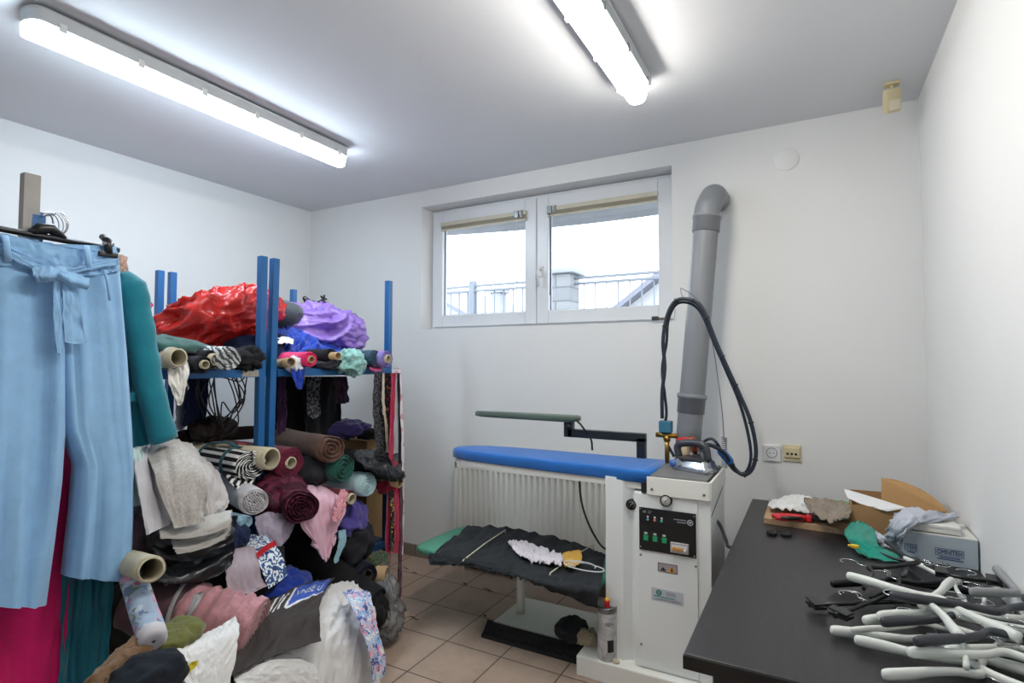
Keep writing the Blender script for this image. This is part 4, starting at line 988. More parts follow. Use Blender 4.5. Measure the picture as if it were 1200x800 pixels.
HW, HK, HG, HD = MT['hang_white'], MT['black_pl'], MT['hang_grey'], MT['grey_pl']
HL = [((973, 738), (1060, 757), .718, HW, 'white hanger reaching furthest left at the front of the pile', 'wide', 1),
      ((1001, 749), (1060, 768), .722, HW, 'white hanger with blunt tip just below the leftmost white one', 'wide', 1),
      ((1064, 764), (1160, 778), .746, HW, 'white hanger lying on top across the front of the pile', 'wide', 1),
      ((1034, 790), (1090, 775), .718, HW, 'white hanger pointing down to the front edge, nearest the camera', 'wide', -1),
      ((998, 738), (1090, 744), .732, HW, 'slim white hanger above the leftmost white one', 'slim', 1),
      ((1012, 727), (1100, 730), .735, HW, 'white hanger whose tip peeks out behind a charcoal hanger', 'wide', 1),
      ((1029, 722), (1110, 726), .752, HW, 'white hanger lying directly above the charcoal middle hanger', 'wide', 1),
      ((992, 674), (1055, 697), .775, HW, 'white hanger with raised rounded tip at the back left', 'wide', 1),
      ((1075, 707), (1150, 733), .765, HW, 'white hanger slanting down to the right across the pile', 'wide', 1),
      ((1059, 653), (1104, 688), .735, HW, 'white hanger slanting out from under the printed box', 'slim', 1),
      ((1116, 680), (1121, 706), .775, HW, 'short white hanger end standing up in the middle of the pile', 'wide', -1),
      ((1070, 700), (1092, 730), .742, HW, 'white hanger crossing under the charcoal hanger in the middle', 'slim', 1),
      ((1108, 762), (1190, 742), .73, HW, 'white hanger partly buried at the right front of the pile', 'wide', -1),
      ((1150, 722), (1186, 700), .745, HW, 'white hanger at the right wall end of the pile', 'slim', 1),
      ((1136, 693), (1198, 688), .775, HG, 'grey hanger with bent arm against the right wall', 'wide', -1),
      ((1042, 697), (1165, 703), .785, HD, 'long charcoal hanger lying on top of the pile', 'wide', -1),
      ((1033, 729), (1125, 735), .762, HD, 'charcoal hanger in the middle of the white ones', 'wide', 1),
      ((1072, 752), (1186, 758), .772, HD, 'charcoal hanger on top at the front right', 'wide', 1),
      ((974, 684), (1010, 686), .722, HK, 'thick black hanger whose round end sticks out at the back left', 'wide', 1),
      ((948, 709), (1020, 706), .715, HK, 'black clip hanger reaching furthest left of all', 'clip', 1),
      ((978, 722), (1040, 697), .728, HK, 'black clip hanger beside the leftmost black one', 'clip', 1),
      ((1012, 690), (1090, 654), .75, HK, 'black hanger crossing towards the printed box', 'slim', 1),
      ((1037, 634), (1051, 664), .735, HD, 'thin charcoal hanger lying across the green cloth', 'slim', 1),
      ((1000, 636), (1045, 662), .715, HK, 'thin black hanger along the edge of the green cloth', 'slim', 1),
      ((1100, 672), (1150, 680), .752, HK, 'black clip hanger at the back below the printed box', 'clip', 1),
      ((1020, 700), (1075, 692), .732, HK, 'black hanger lying under the raised white one', 'slim', 1),
      ((1045, 712), (1110, 716), .722, HK, 'black hanger buried at the bottom of the pile', 'slim', -1),
      ((1030, 684), (1075, 700), .742, HK, 'black hanger with bent arm in the tangle at the back', 'slim', 1)]
for a in HL:
    hanger(*a, L=.19 if a[5] == 'wide' else .18)
# ------------------------------------------------------------ blue racks
XF, XBK = -2.14, -2.94
BM = MT['blue_metal']; PW = .031; ZT = 1.81; SH = 1.312; SL = .34


def rack(lab, y0, y1, lean=0, skip=()):
    t = thing('storage_rack', lab, 'rack', V(((XF + XBK) / 2, (y0 + y1) / 2, 0)), 'blue steel storage racks')
    h = PW / 2
    for x in (XF, XBK):
        for y in (y0, y1):
            ln = lean if (x == XF and y == y0) else 0; zt = ZT
            a, b = V((x, y - ln, 0)), V((x, y, zt)); m = MB()
            o = [V((-h, -h, 0)), V((h, -h, 0)), V((h, h, 0)), V((-h, h, 0))]
            m.prism([a + q for q in o], b - a); m.prism([b + q * .96 + V((0, 0, .0)) for q in o], (0, 0, .001))
            build('post', m, BM, t)
    for z, nm in ((SH, 'shelf'), (SL, 'shelf')):
        m = MB()
        for x in (XF, XBK): build('beam', MB().box((x - .018, y0 + h, z - .036), (x + .018, y1 - h, z - .002), .002), BM, t)
        for y in (y0, y1): build('beam', MB().box((XBK + h, y - .015, z - .036), (XF - h, y + .015, z - .002), .002), BM, t)
        build('shelf', MB().box((XBK + .02, y0 - .01, z - .002), (XF - .02, y1 + .01, z + .004), .001), plain('shelf board', '#4b5d70', .6), t)
    return t


ra = rack('blue steel rack nearest the camera, behind the hanging clothes', .785, 1.60)
rb = rack('blue steel rack between the doubled posts and the window', 1.663, 2.43, .024)
build('scraped_patch', MB().box((XF + .018, 1.50, SH - .033), (XF + .0186, 1.578, SH - .006), 0), plain('bare scraped metal', '#a8a296', .6, var=.2, scale=40), ra)
# garment arm reaching out from the near post
ga = at(46, 259, X=-1.89); gb = V((XF + .01, .785, ga.z))
build('garment_arm', MB().prism([ga + V((0, a, b)) for a, b in ((-.015, -.017), (.015, -.017), (.015, .017), (-.015, .017))], gb - ga), BM, ra)
pw_ = at(34, 205, X=XF + .03)
tag(build('wooden_post', MB().box((XF + .023, pw_.y - .02, .0), (XF + .055, pw_.y + .022, pw_.z), .002), plain('grey weathered wood', '#b5b1aa', .85, var=.15, scale=9, bump=.2)), 'grey weathered wooden post standing against the near blue rack', 'post')

# ------------------------------------------------------------ fabrics
BLK = fabric('black cloth', '#191a1d'); BLK2 = fabric('charcoal cloth', '#24252a'); NAVY = fabric('navy cloth', '#1b2440')
CR = MT['cream_card']; KR = MT['kraft']
UPG, LOG, FLG = 'things on the upper shelf', 'fabric rolls on the lower shelf', 'fabric heaped in front of the racks'
# --- upper shelf
roll('fabric_roll', 'white fabric wound on a wide cardboard tube at the left end of the upper shelf', (203, 419), -2.06, 13.5, (-.6, -.05, .0), fabric('off white cloth', '#b9b2a6'), 11, .03, CR, UPG, 1, turns=2)
cloth('sheer_cloth', 'white sheer cloth hanging down below the wide cardboard tube', patch(pc([[(196, 430), (208, 431), (219, 420)], [(197, 446), (209, 448), (222, 436)], [(203, 462), (211, 464), (217, 452)], [(206, 473), (210, 475), (212, 470)]], [-2.09, -2.05, -2.05, -2.05]), 24, 24, .012, 2, 4, 41, .002), fabric('white voile', '#d3cfca', rough=.7))
roll('fabric_roll', 'black roll with a small tan core, lower of two beside the wide tube', (238, 427), -2.055, 11, (-.65, -.04, .0), BLK2, 5.2, .015, CR, UPG, 2)
roll('fabric_roll', 'black roll with a tan core, upper right of two beside the wide tube', (248, 421), -2.085, 11.5, (-.65, 0, .01), BLK, 7, .03, CR, UPG, 3)
roll('fabric_roll', 'black and white zebra print cloth rolled without a core on the upper shelf', (268, 420), -2.05, 15, (-.6, .0, .03), fabric('zebra cloth', '#44474a', 'zebra', '#b0b4b6', sc=20), None, 0, None, UPG, 4, turns=4, endamp=.006)
cloth('mesh_bundle', 'small crumpled black mesh bundle right of the zebra roll', pblob(292, 421, -2.15, 12, 13, .1, amp=.02, fr=26, seed=5), BLK)
cloth('padded_cloth', 'dark green padded cloth folded on the wide white roll', pblob(198, 404, -2.2, 27, 9, .22, -10, amp=.016, fr=9, seed=7, fine=.004), fabric('dark green quilt', '#234b47'))
RED = film('red bag film', '#cf2c26', .15, .16)
cloth('red_bag', 'stuffed red plastic bag lying on the upper shelf', pblob(258, 376, -2.55, 62, 27, .24, 20, amp=.055, fr=6.5, seed=12, n=(140, 90), fine=.024, zmin=SH + .03), RED, 'bag')
cloth('dark_cushion', 'dark grey cushion stuffed behind the doubled blue posts', pblob(318, 366, -2.62, 36, 19, .14, -12, amp=.012, fr=4, seed=3), fabric('dark grey cover', '#3c4046', rough=.6), 'cushion')
LIL = film('lilac bag film', '#a682dc', .2, .25)
cloth('lilac_bag', 'stuffed lilac plastic bag on the right half of the upper shelf', pblob(372, 387, -2.55, 50, 27, .22, -8, amp=.05, fr=7, seed=21, n=(140, 90), fine=.020, zmin=SH + .03), LIL, 'bag')
cloth('black_bag', 'black plastic bag showing right of the lilac bag', pblob(407, 392, -2.66, 12, 24, .14, amp=.03, fr=10, seed=23, n=(80, 50), zmin=SH + .006), plain('black bag film', '#17191c', .22), 'bag')
t = thing('clamp_tool', 'black clamp with knobs on top of the lilac bag', 'clamp', at(368, 358, X=-2.8))
c0 = at(356, 348, X=-2.75); c1 = at(362, 356, X=-2.75); c2 = at(378, 352, X=-2.7); c3 = at(352, 361, X=-2.75); c4 = at(384, 358, X=-2.68)
build('clamp_body', MB().tube([c0, c1, at(370, 355, X=-2.73)], [.012, .026, .014], 12).tube([c3, c1, c4], [.008, .014, .008], 10), MT['black_pl'], t)
m = MB().tube([at(370, 355, X=-2.73), c2, c4], [.008, .008, .014], 8)
build('screw_arm', m, MT['black_pl'], t)
kc = at(379, 350, X=-2.7); m = MB()
for i in range(5): m.tube([kc, kc + V((0, math.cos(i * 1.257), math.sin(i * 1.257))) * .026], [.008, .006], 8)
build('star_knob', m, MT['black_pl'], t)
ROY = fabric('royal blue lace', '#1c3fa6', 'speckle', '#15307f', sc=60)
cloth('dark_bundle', 'dark navy cloth bundle behind the doubled posts on the upper shelf', pblob(306, 414, -2.4, 30, 22, .2, amp=.03, fr=12, seed=31, zmin=SH + .006), NAVY)
m = patch(pc([[(314, 392), (345, 386), (378, 395), (416, 411)], [(318, 402), (350, 396), (380, 402), (416, 414)], [(324, 412), (350, 410), (382, 412), (412, 420)], [(330, 421), (350, 424), (380, 420), (408, 424)]], [-2.5, -2.38, -2.28, -2.22]), 44, 60, .034, 5, 8, 33, .004, ragged=.012)
ob = cloth('blue_lace', 'royal blue crinkled lace spread below the lilac bag', m, ROY)
cloth('blue_lace', 'narrow royal blue lace end hanging over the shelf edge', patch(pc([[(338, 420), (348, 421), (358, 417)], [(341, 430), (349, 432), (357, 428)], [(343, 444), (350, 446), (355, 442)], [(347, 455), (350, 456), (353, 455)]], [-2.12, -2.09, -2.09, -2.09]), 24, 18, .016, 2, 4, 35, .003), ROY)
cloth('white_scrap', 'small white cloth scrap on the blue lace behind the post', patch(pc([[(324, 396), (334, 395), (344, 398)], [(326, 403), (336, 402), (343, 404)]], [-2.3, -2.22]), 12, 16, .008, 2, 3, 36, .003), fabric('white scrap', '#c9c9cc'))


def tube(nm, lab, end, X, rpx, back, mat, wall=.16, group=None):
    E = at(*end, X=X); r = rpx * dep(E) / F; B = E + V(back) if abs(back[0]) < 2 else at(back[0], back[1], X=back[2])
    return tag(build(nm, tubemesh(E, B - E, r, (B - E).length, r * wall), mat), lab, 'cardboard tube', group)


tube('cardboard_tube', 'thin tan cardboard tube poking out right of the doubled posts', (341, 424), -2.06, 5.6, (327, 426, -2.2), KR)
cloth('white_bundle', 'small white cloth tuft under the thin tan tube', pblob(346, 427, -2.12, 9, 7.5, .05, amp=.016, fr=24, seed=37), fabric('white tuft', '#c9ccd6'))
roll('fabric_roll', 'hot pink roll with a small core on the upper shelf', (363.5, 421), -2.06, 9.5, (-.55, 0, .0), fabric('hot pink cloth', '#cf2a66'), 4.2, .012, KR, UPG, 6)
roll('fabric_roll', 'black mesh roll with a thin tan core right of the hot pink roll', (388, 417), -2.10, 9, (-.5, .0, .0), BLK, 4.6, .05, KR, UPG, 7)
cloth('black_bundle', 'low black mesh bundle between the pink roll and the mint lace', pblob(385, 427, -2.17, 18, 7, .12, amp=.016, fr=22, seed=38), fabric('black mesh', '#1a1b20', 'speckle', '#3a3c42', sc=150))
cloth('mint_lace', 'crumpled mint green lace hanging over the shelf edge', pblob(411, 425, -2.09, 15, 12, .07, -10, amp=.03, fr=17, seed=39, fine=.008), fabric('mint lace', '#8fb9b3', 'speckle', '#6d9a96', sc=70))
roll('fabric_roll', 'dark teal roll at the right of the upper shelf', (440, 420), -2.07, 10.5, (-.5, -.04, .0), fabric('dark teal cloth', '#1f3b4e', rough=.6), None, 0, None, UPG, 8, turns=3)
roll('fabric_roll', 'lavender floral roll with a core at the right end of the upper shelf', (453, 420.5), -2.04, 10.5, (-.5, -.03, .0), fabric('lavender floral', '#7c6fae', 'floral', '#a1477f', sc=30, cs=('#6d62a5', '#a94f8e', '#8f86bd', '#5a6d9c')), 5, .015, CR, UPG, 9)
cloth('pink_cloth', 'bright pink cloth edge under the dark teal roll', patch(pc([[(432, 428), (440, 430), (447, 430)], [(434, 433), (441, 435), (448, 434)]], [-2.12, -2.05]), 8, 12, .008, 2, 3, 43, .003), fabric('bright pink', '#c23a76'))

# --- hanging under the upper shelf
def hangf(nm, lab, rows, X, mat, seed, amp=.02, fv=5, cat='fabric'):
    return cloth(nm, lab, patch(pc(rows, X), 80, 80, amp, 5, fv * 1.9, seed, .003), mat, cat)


def hang(nm, lab, rows, X, mat, seed, amp=.02, fv=5, cat='fabric'):
    return cloth(nm, lab, patch(pc(rows, X), 40, 24, amp, 1.2, fv, seed, .003), mat, cat)


hang('hanging_cloth', 'navy cloth hanging under the upper shelf in the near rack', [[(219, 441), (230, 441), (241, 441)], [(218, 470), (231, 470), (242, 470)], [(214, 500), (226, 496), (240, 500)]], -2.45, NAVY, 51)
hang('hanging_cloth', 'pale grey cloth hanging beside the navy cloth near the trousers', [[(207, 441), (213, 441), (220, 441)], [(206, 468), (212, 470), (218, 468)], [(205, 500), (210, 505), (216, 500)]], -2.5, fabric('pale grey voile', '#9ea3b5'), 52)
hang('hanging_garment', 'black garment hanging just right of the doubled posts', [[(322, 441), (338, 441), (356, 441)], [(321, 476), (338, 478), (357, 476)], [(322, 508), (336, 512), (358, 508)]], -2.5, BLK, 53, cat='garment')
hang('hanging_garment', 'dark purple strip of garment hanging at the doubled posts', [[(326, 441), (330, 441), (335, 441)], [(325, 476), (330, 478), (334, 476)], [(325, 510), (329, 512), (333, 510)]], -2.42, fabric('dark purple', '#43264d'), 54, cat='garment')
hang('hanging_lace', 'black and grey lace strip hanging under the upper shelf', [[(360, 441), (367, 441), (375, 441)], [(358, 465), (367, 468), (374, 463)], [(359, 484), (366, 490), (373, 487)]], -2.34, fabric('grey lace', '#232428', 'speckle', '#74767c', sc=55), 55)
hang('hanging_garment', 'wide black garment hanging under the upper shelf behind the lace strip', [[(356, 441), (378, 441), (399, 441)], [(354, 470), (378, 474), (398, 472)], [(356, 505), (376, 511), (398, 503)]], -2.44, BLK, 56, cat='garment')
hang('hanging_garment', 'plum garment hanging at the right under the upper shelf', [[(389, 441), (398, 441), (405, 441)], [(390, 456), (398, 458), (406, 456)], [(391, 471), (399, 473), (407, 471)]], -2.36, fabric('plum cloth', '#3b2b3a'), 57, cat='garment')
m = MB(); t = thing('cable_bundle', 'black cables looped under the upper shelf in the near rack', 'cable', at(258, 470, X=-2.4))
for i in range(7):
    y_ = [(238 + i * 3, 438), (236 + i * 2.6, 460 + i), (240 + i * 3.5, 485 + i * 2), (256 + i * 2, 504 - i * 5), (274 + i * .6, 494 - i * 3), (279 + i * 1.4, 465), (268 + i * 3, 438)]
    P_ = [at(q[0] + random.uniform(-7, 7), q[1] + (random.uniform(-9, 9) if 438 < q[1] else 0), X=-2.38 + .015 * i) for q in y_]
    build('cable', MB().tube([crv(P_, j / 40) for j in range(41)], .003, 7), MT['black_pl'], t)
P_ = [at(q[0], q[1], X=-2.36) for q in ((238, 446), (250, 441), (265, 443), (280, 447), (288, 440), (290, 434))]
build('cable', MB().tube([crv(P_, j / 30) for j in range(31)], .003, 7), MT['black_pl'], t)

# --- lower shelf
roll('fabric_roll', 'long dark brown roll lying across behind the striped roll', (212, 512), -2.5, 9.5, (330, 504, -2.62), fabric('dark brown cloth', '#2a1c1c'), None, 0, None, LOG, 61, turns=3)
cloth('dark_bundle', 'dark brown knotted bundle under the cable loops', pblob(250, 503, -2.42, 20, 12, .1, amp=.025, fr=15, seed=62), fabric('brown black cloth', '#231b1c'))
STRP = fabric('striped cloth', '#17181b', 'stripe', '#cfcfcf', sc=9.5)
sr = roll('fabric_roll', 'black and white striped roll tied with a dark teal ribbon', (294, 545), -2.05, 18, (212, 530, -2.62), STRP, None, 0, None, LOG, 63, turns=4, endamp=.008)
E_, B_2 = at(294, 545, X=-2.05), at(212, 530, X=-2.62); ax = (B_2 - E_).normalized(); rr = 18 * dep(E_) / F
for f, nm in ((.11, 'ribbon_tie'), (.3, 'ribbon_tie')):
    cpt = E_ + ax * f; a_ = V((0, 0, 1)) - ax * ax.z; a_.normalize(); b_ = ax.cross(a_)
    lp_ = [cpt + (a_ * math.cos(q) * .97 + b_ * math.sin(q)) * rr * 1.06 for q in [2 * PI * i / 40 for i in range(41)]]
    build(nm, MB().tube(lp_, .011, 8, False, .35, ), fabric('dark teal ribbon', '#1f4c58', rough=.6), sr)
lp_ = [E_ + ax * .11 + V((0, 0, rr * 1.05)), E_ + ax * .17 + V((0, 0, rr * 1.25)), E_ + ax * .24 + V((.01, -.02, rr * 1.2)), E_ + ax * .3 + V((0, 0, rr * 1.05))]
build('ribbon_bow', MB().tube([crv(lp_, i / 16) for i in range(17)], .014, 8, True, .4), fabric('dark teal ribbon', '#1f4c58', rough=.6), sr)
cloth('striped_cloth', 'loose fold of black and white striped cloth below the striped roll', patch(pc([[(262, 556), (280, 560), (304, 556)], [(268, 566), (284, 570), (298, 566)], [(276, 573), (288, 576), (296, 574)]], [-2.1, -2.04, -2.02]), 20, 30, .008, 2, 3, 64, .003), STRP)
roll('fabric_roll', 'cream cloth on a wide open cardboard tube right of the striped roll', (316, 537), -2.02, 13.8, (-.55, -.06, .0), CR, 13, .012, CR, LOG, 65, turns=1)
cloth('red_cloth', 'pink and red cloth edge between the striped roll and the blue posts', patch(pc([[(276, 519), (290, 519), (306, 522)], [(282, 524), (296, 525), (308, 526)], [(294, 530), (304, 531), (312, 531)]], [-2.35, -2.25, -2.15]), 12, 20, .010, 2, 4, 66, .003), fabric('red cloth', '#a8283f'))
BUR = fabric('burgundy cloth', '#5f1430')
roll('fabric_roll', 'burgundy roll with a tan core below the doubled posts', (340, 542), -2.04, 19, (-.6, -.02, .01), BUR, 7, .01, CR, LOG, 67, wob=.12)
roll('fabric_roll', 'shiny brown satin roll lying on top at the right of the posts', (388, 526), -1.99, 16.5, (322, 514, -2.55), fabric('brown satin', '#5a4037', rough=.4), None, 0, None, LOG, 68, turns=3, wob=.14, endamp=.012)
cloth('black_bundle', 'black cloth bundle between the burgundy and the green roll', pblob(366, 549, -2.12, 18, 17, .12, amp=.02, fr=12, seed=69), BLK2)
roll('fabric_roll', 'dark green roll with loose spiral end on the lower shelf', (402, 549), -1.99, 17, (-.55, -.03, .02), fabric('dark green cloth', '#1e4f47'), None, 0, None, LOG, 70, turns=3, wob=.08, endamp=.010)
roll('fabric_roll', 'black roll lying right of the dark green roll', (446, 547), -1.97, 15, (396, 536, -2.5), BLK, None, 0, None, LOG, 71, turns=2, wob=.12)
cloth('black_bag', 'black plastic sheet flopping over the right end of the lower shelf', patch(pc([[(412, 530), (440, 529), (466, 533)], [(420, 541), (446, 540), (471, 548)], [(436, 552), (452, 556), (472, 560)], [(446, 560), (458, 564), (470, 564)]], [-2.1, -1.97, -1.93, -1.93]), 30, 40, .02, 3, 6, 72, .003), plain('black sheet', '#191b1f', .35), 'bag')
tube('cardboard_tube', 'short tan tube end under the black sheet', (469, 565), -1.93, 6.5, (-.16, -.02, .01), KR)
roll('fabric_roll', 'pale aqua net roll hanging below the black roll', (431, 568), -1.97, 14.5, (-.5, -.03, .0), fabric('aqua net', '#9fbcc2', rough=.6), None, 0, None, LOG, 73, turns=4, endamp=.006)
cloth('crimson_bundle', 'crimson cloth bundle beside the aqua net roll', pblob(455, 567, -2.03, 11, 10, .08, amp=.016, fr=16, seed=74), fabric('crimson cloth', '#8f1836'))
DAM = fabric('burgundy damask', '#3a0f22', 'damask', '#541a31', sc=7, rough=.6)
roll('fabric_roll', 'burgundy damask roll with twisted end in the middle of the heap', (353, 594), -1.88, 20, (318, 572, -2.4), DAM, None, 0, None, LOG, 75, turns=5, wob=.25, endamp=.016)
cloth('damask_cloth', 'burgundy damask cloth folded over beside its roll', pblob(326, 580, -2.08, 28, 24, .12, -20, amp=.025, fr=9, seed=76), DAM)
roll('fabric_roll', 'pale grey roll with a white rim and grey print at its end', (298, 588), -1.90, 16, (264, 568, -2.35), fabric('silver grey cloth', '#b7b5b8', 'speckle', '#a9a8ac', sc=30), None, 0, None, LOG, 77, turns=5, endamp=.009)
E_ = at(298, 588, X=-1.90); B_2 = at(264, 568, X=-2.35); ax = (B_2 - E_).normalized(); rr = 16 * dep(E_) / F
o_ = [o for o in COL.objects if o.get('label', '').startswith('pale grey roll with a white rim')][0]
build('printed_lining', MB().lathe([(-.003, .004), (-.005, rr * .3), (-.003, rr * .74), (.004, rr * .76)], E_, ax, 36), fabric('grey print', '#6f6d72', 'zebra', '#b9b8bb', sc=45), o_)
PNK = fabric('pale pink cloth', '#cba4b4')
m = patch(pc([[(334, 560), (358, 561), (384, 566), (407, 574)], [(342, 580), (364, 578), (388, 580), (405, 590)], [(349, 605), (368, 606), (390, 604), (401, 606)], [(356, 622), (372, 626), (388, 620), (395, 618)], [(372, 640), (377, 655), (384, 656), (388, 634)]], [-2.3, -1.96, -1.90, -1.89, -1.88]), 46, 40, .018, 1.5, 6, 81, .004)
cloth('pink_cloth', 'pale pink cloth draped over its roll and hanging to a point', m, PNK)
cloth('pink_ruffle', 'gathered coral pink edge at the right of the pale pink cloth', patch(pc([[(398, 574), (402, 574), (406, 577)], [(392, 592), (398, 592), (404, 592)], [(388, 610), (393, 612), (399, 606)]], [-1.90, -1.87, -1.86]), 30, 20, .012, 9, 3, 82, .003), fabric('coral pink', '#c98d97'))
roll('fabric_roll', 'dark red roll with a tan core right of the pale pink cloth', (410, 584), -1.92, 10, (-.5, -.04, .02), fabric('dark red cloth', '#5c1a26'), 6.5, .015, CR, LOG, 83)
cloth('purple_bundle', 'purple cloth bundle hanging below the dark red roll', pblob(408, 607, -2.02, 18, 18, .12, 30, amp=.03, fr=9, seed=84), fabric('purple cloth', '#443a80', rough=.6))
hang('sheer_cloth', 'pale grey sheer cloth hanging below the damask', [[(300, 604), (320, 600), (343, 604)], [(302, 620), (322, 618), (344, 615)], [(318, 638), (328, 640), (336, 632)]], [-1.98, -1.94, -1.92], fabric('grey voile', '#9c93a3', 'speckle', '#8a8292', sc=25), 85, .016)
hang('aqua_strip', 'thin aqua scarf end hanging below the purple bundle', [[(396, 622), (400, 621), (405, 620)], [(396, 636), (400, 637), (405, 636)], [(390, 656), (393, 660), (396, 655)]], [-1.92, -1.90, -1.90], fabric('aqua scarf', '#84a9b5'), 86, .008, 3)
# purple cloth on the tall box, and the box
t = thing('tall_box', 'tall brown cardboard box standing at the window end of the racks', 'box', V((-2.45, 2.53, 0)))
bx = at(443, 580, X=-2.32)
y0_, y1_ = 2.462, max(2.56, bx.y)
build('box_body', MB().box((-2.60, y0_, 0), (-2.32, y1_ + .06, .875), .003), MT['box_card'], t)
build('tape_strip', MB().box((-2.3195, y0_ + .05, .3), (-2.319, y0_ + .09, .875), 0), plain('brown tape', '#9c7a4c', .3), t)
build('lid_flap', MB().prism([(-2.315, y0_, .872), (-2.315, y1_ + .05, .872), (-2.24, y1_ + .04, .90), (-2.24, y0_, .90)], (0, 0, .004)), plain('tan flap', '#b98f5d', .85), t)
cloth('purple_cloth', 'dark purple crumpled cloth on top of the tall box', pblob(404, 503, -2.45, 28, 9, .12, amp=.03, fr=12, seed=87, fine=.008), fabric('violet cloth', '#3a3165'))
cloth('black_scrap', 'black cloth scrap at the edge of the tall box', pblob(433, 508, -2.3, 14, 5, .06, 8, amp=.016, fr=18, seed=88), BLK)

# --- strips hanging at the window end
def strip(lab, pts, wpx, X, mat, seed):
    rows = [[(x - w * .5, y), (x, y), (x + w * .5, y)] for (x, y), w in zip(pts, wpx)]
    return tag(build('ribbon_strip', patch(pc(rows, X), 60, 8, .008, 5, 1.5, seed, .002, ragged=.003), mat), lab, 'fabric strip', 'strips hanging at the window end of the rack')


CRIM = fabric('crimson strip', '#a02848'); LBK = fabric('black lace strip', '#26252a', 'speckle', '#5b5a60', sc=60)
strip('dark grey lace strip, leftmost of the hanging strips', [(443, 437), (442, 470), (445, 510), (448, 535)], [9, 11, 12, 9], -2.06, LBK, 91)
strip('thin cream strip hanging between the grey lace and the crimson', [(449, 437), (449, 470), (452, 500), (454, 530)], [2.5, 2.5, 2.5, 2], -2.03, fabric('cream strip', '#c3b7a6'), 92)
strip('black strip with red flowers hanging beside the cream strip', [(455, 437), (455, 480), (456, 520), (458, 570), (459, 640)], [8, 8, 8, 7, 6], -2.05, fabric('black red floral', '#1d191c', 'floral', '#1d191c', sc=45, cs=('#1d191c', '#7c2433', '#2a2226', '#93514a')), 93)
strip('long crimson strip hanging left of the yellow-flowered one', [(461, 437), (459, 500), (457, 560), (455, 610), (454, 664)], [5, 5, 6, 6, 6], -1.99, CRIM, 94)
strip('black strip with yellow flowers low among the hanging strips', [(459, 570), (460, 590), (460, 615), (459, 640)], [6, 6, 6, 5], -1.97, fabric('yellow floral strip', '#1c1b1c', 'floral', '#b9b6b0', sc=55, cs=('#1c1b1c', '#c2a62c', '#242322', '#8b8a85')), 95)
strip('shorter crimson strip hanging right of the yellow-flowered one', [(464, 540), (464, 575), (465, 610), (464, 648)], [6, 6, 6, 5], -1.965, CRIM, 96)
strip('black strip reaching lowest of the hanging strips', [(466, 437), (468, 520), (468, 600), (468, 660), (465, 706)], [3, 3, 4, 4, 2], -1.98, BLK, 97)
strip('plum strip hanging low beside the black one', [(470, 560), (470, 620), (469, 670), (467, 704)], [3, 3, 4, 3], -1.96, fabric('plum strip', '#5a3346'), 98)
strip('white and pink floral scarf, rightmost of the hanging strips', [(464, 431), (467, 470), (470, 520), (471, 580), (471, 650)], [9, 8, 6, 4, 2], -2.0, fabric('pink floral scarf', '#d6cdd2', 'floral', '#d6cdd2', sc=26, cs=('#d9d2d6', '#c79aa9', '#cfc6cb', '#b8848f')), 99)

# --- the heap below and in front
cloth('black_bundle', 'black cloth bundle hanging in the middle of the heap beside the pink point', pblob(350, 636, -2.25, 50, 34, .1, amp=.03, fr=8, seed=104), BLK)
cloth('dark_bundle', 'dark cloth bundle behind the lilac-grey cloth and the scroll print', pblob(285, 668, -2.0, 40, 34, .14, amp=.03, fr=8, seed=105), BLK2)
cloth('black_bundle', 'big black cloth bundle filling the lower shelf of the far rack', blob((-2.54, 2.06, .58), (V((.34, 0, 0)), V((0, .34, 0)), V((0, 0, .25))), .03, 6, 101, zmin=.346), BLK)
cloth('dark_bundle', 'big dark cloth bundle filling the lower shelf of the near rack', blob((-2.55, 1.2, .60), (V((.34, 0, 0)), V((0, .37, 0)), V((0, 0, .27))), .03, 6, 102, zmin=.346), fabric('dark mixed cloth', '#221f24'))
cloth('black_bundle', 'black cloth heap on the floor under the long black roll', blob((-2.18, 1.96, .10), (V((.28, 0, 0)), V((0, .36, 0)), V((0, 0, .18))), .03, 7, 103, zmin=.004), BLK)
LIN = fabric('grey linen', '#97938f', 'speckle', '#a39f9a', sc=90)
WG = fabric('white grey cloth', '#b9b7bd')
hang('folded_cloth', 'white-grey folded cloth hanging under the linen beside the trousers', [[(160, 522), (172, 524), (186, 528)], [(158, 555), (176, 562), (196, 570)], [(164, 595), (184, 598), (204, 590)], [(171, 627), (188, 619), (206, 612)]], [-2.0, -1.86, -1.82, -1.80], WG, 111, .012, 3)
hang('folded_cloth', 'light grey linen fold hanging to the right of the large linen piece', [[(222, 520), (236, 536), (252, 552)], [(228, 548), (248, 562), (264, 574)], [(232, 580), (250, 588), (267, 590)], [(240, 606), (252, 602), (262, 598)]], [-2.05, -1.92, -1.88, -1.86], fabric('light linen', '#a9a5a4'), 112, .016, 4)
hang('folded_cloth', 'large grey linen piece draped over the heap below the teal jacket', [[(170, 524), (190, 519), (210, 517), (226, 524)], [(180, 550), (202, 547), (226, 546), (240, 560)], [(190, 585), (208, 583), (228, 582), (238, 594)], [(202, 619), (215, 617), (228, 614), (239, 611)]], [-2.0, -1.84, -1.79, -1.77], LIN, 113, .014, 4)
hang('folded_cloth', 'grey linen layer with a long hem below the large linen piece', [[(186, 615), (215, 612), (245, 604), (272, 598)], [(187, 624), (216, 622), (246, 615), (271, 606)], [(188, 631), (218, 631), (248, 625), (270, 616)]], [-1.84, -1.79, -1.78], fabric('grey hem', '#a3a09c'), 114, .006, 3)
hang('folded_cloth', 'lowest grey linen fold above the black leather', [[(200, 630), (220, 630), (245, 624), (270, 614)], [(202, 640), (222, 639), (248, 632), (270, 620)], [(208, 649), (226, 646), (246, 640), (262, 632)]], [-1.84, -1.80, -1.79], fabric('grey fold', '#9b9894'), 115, .006, 3)
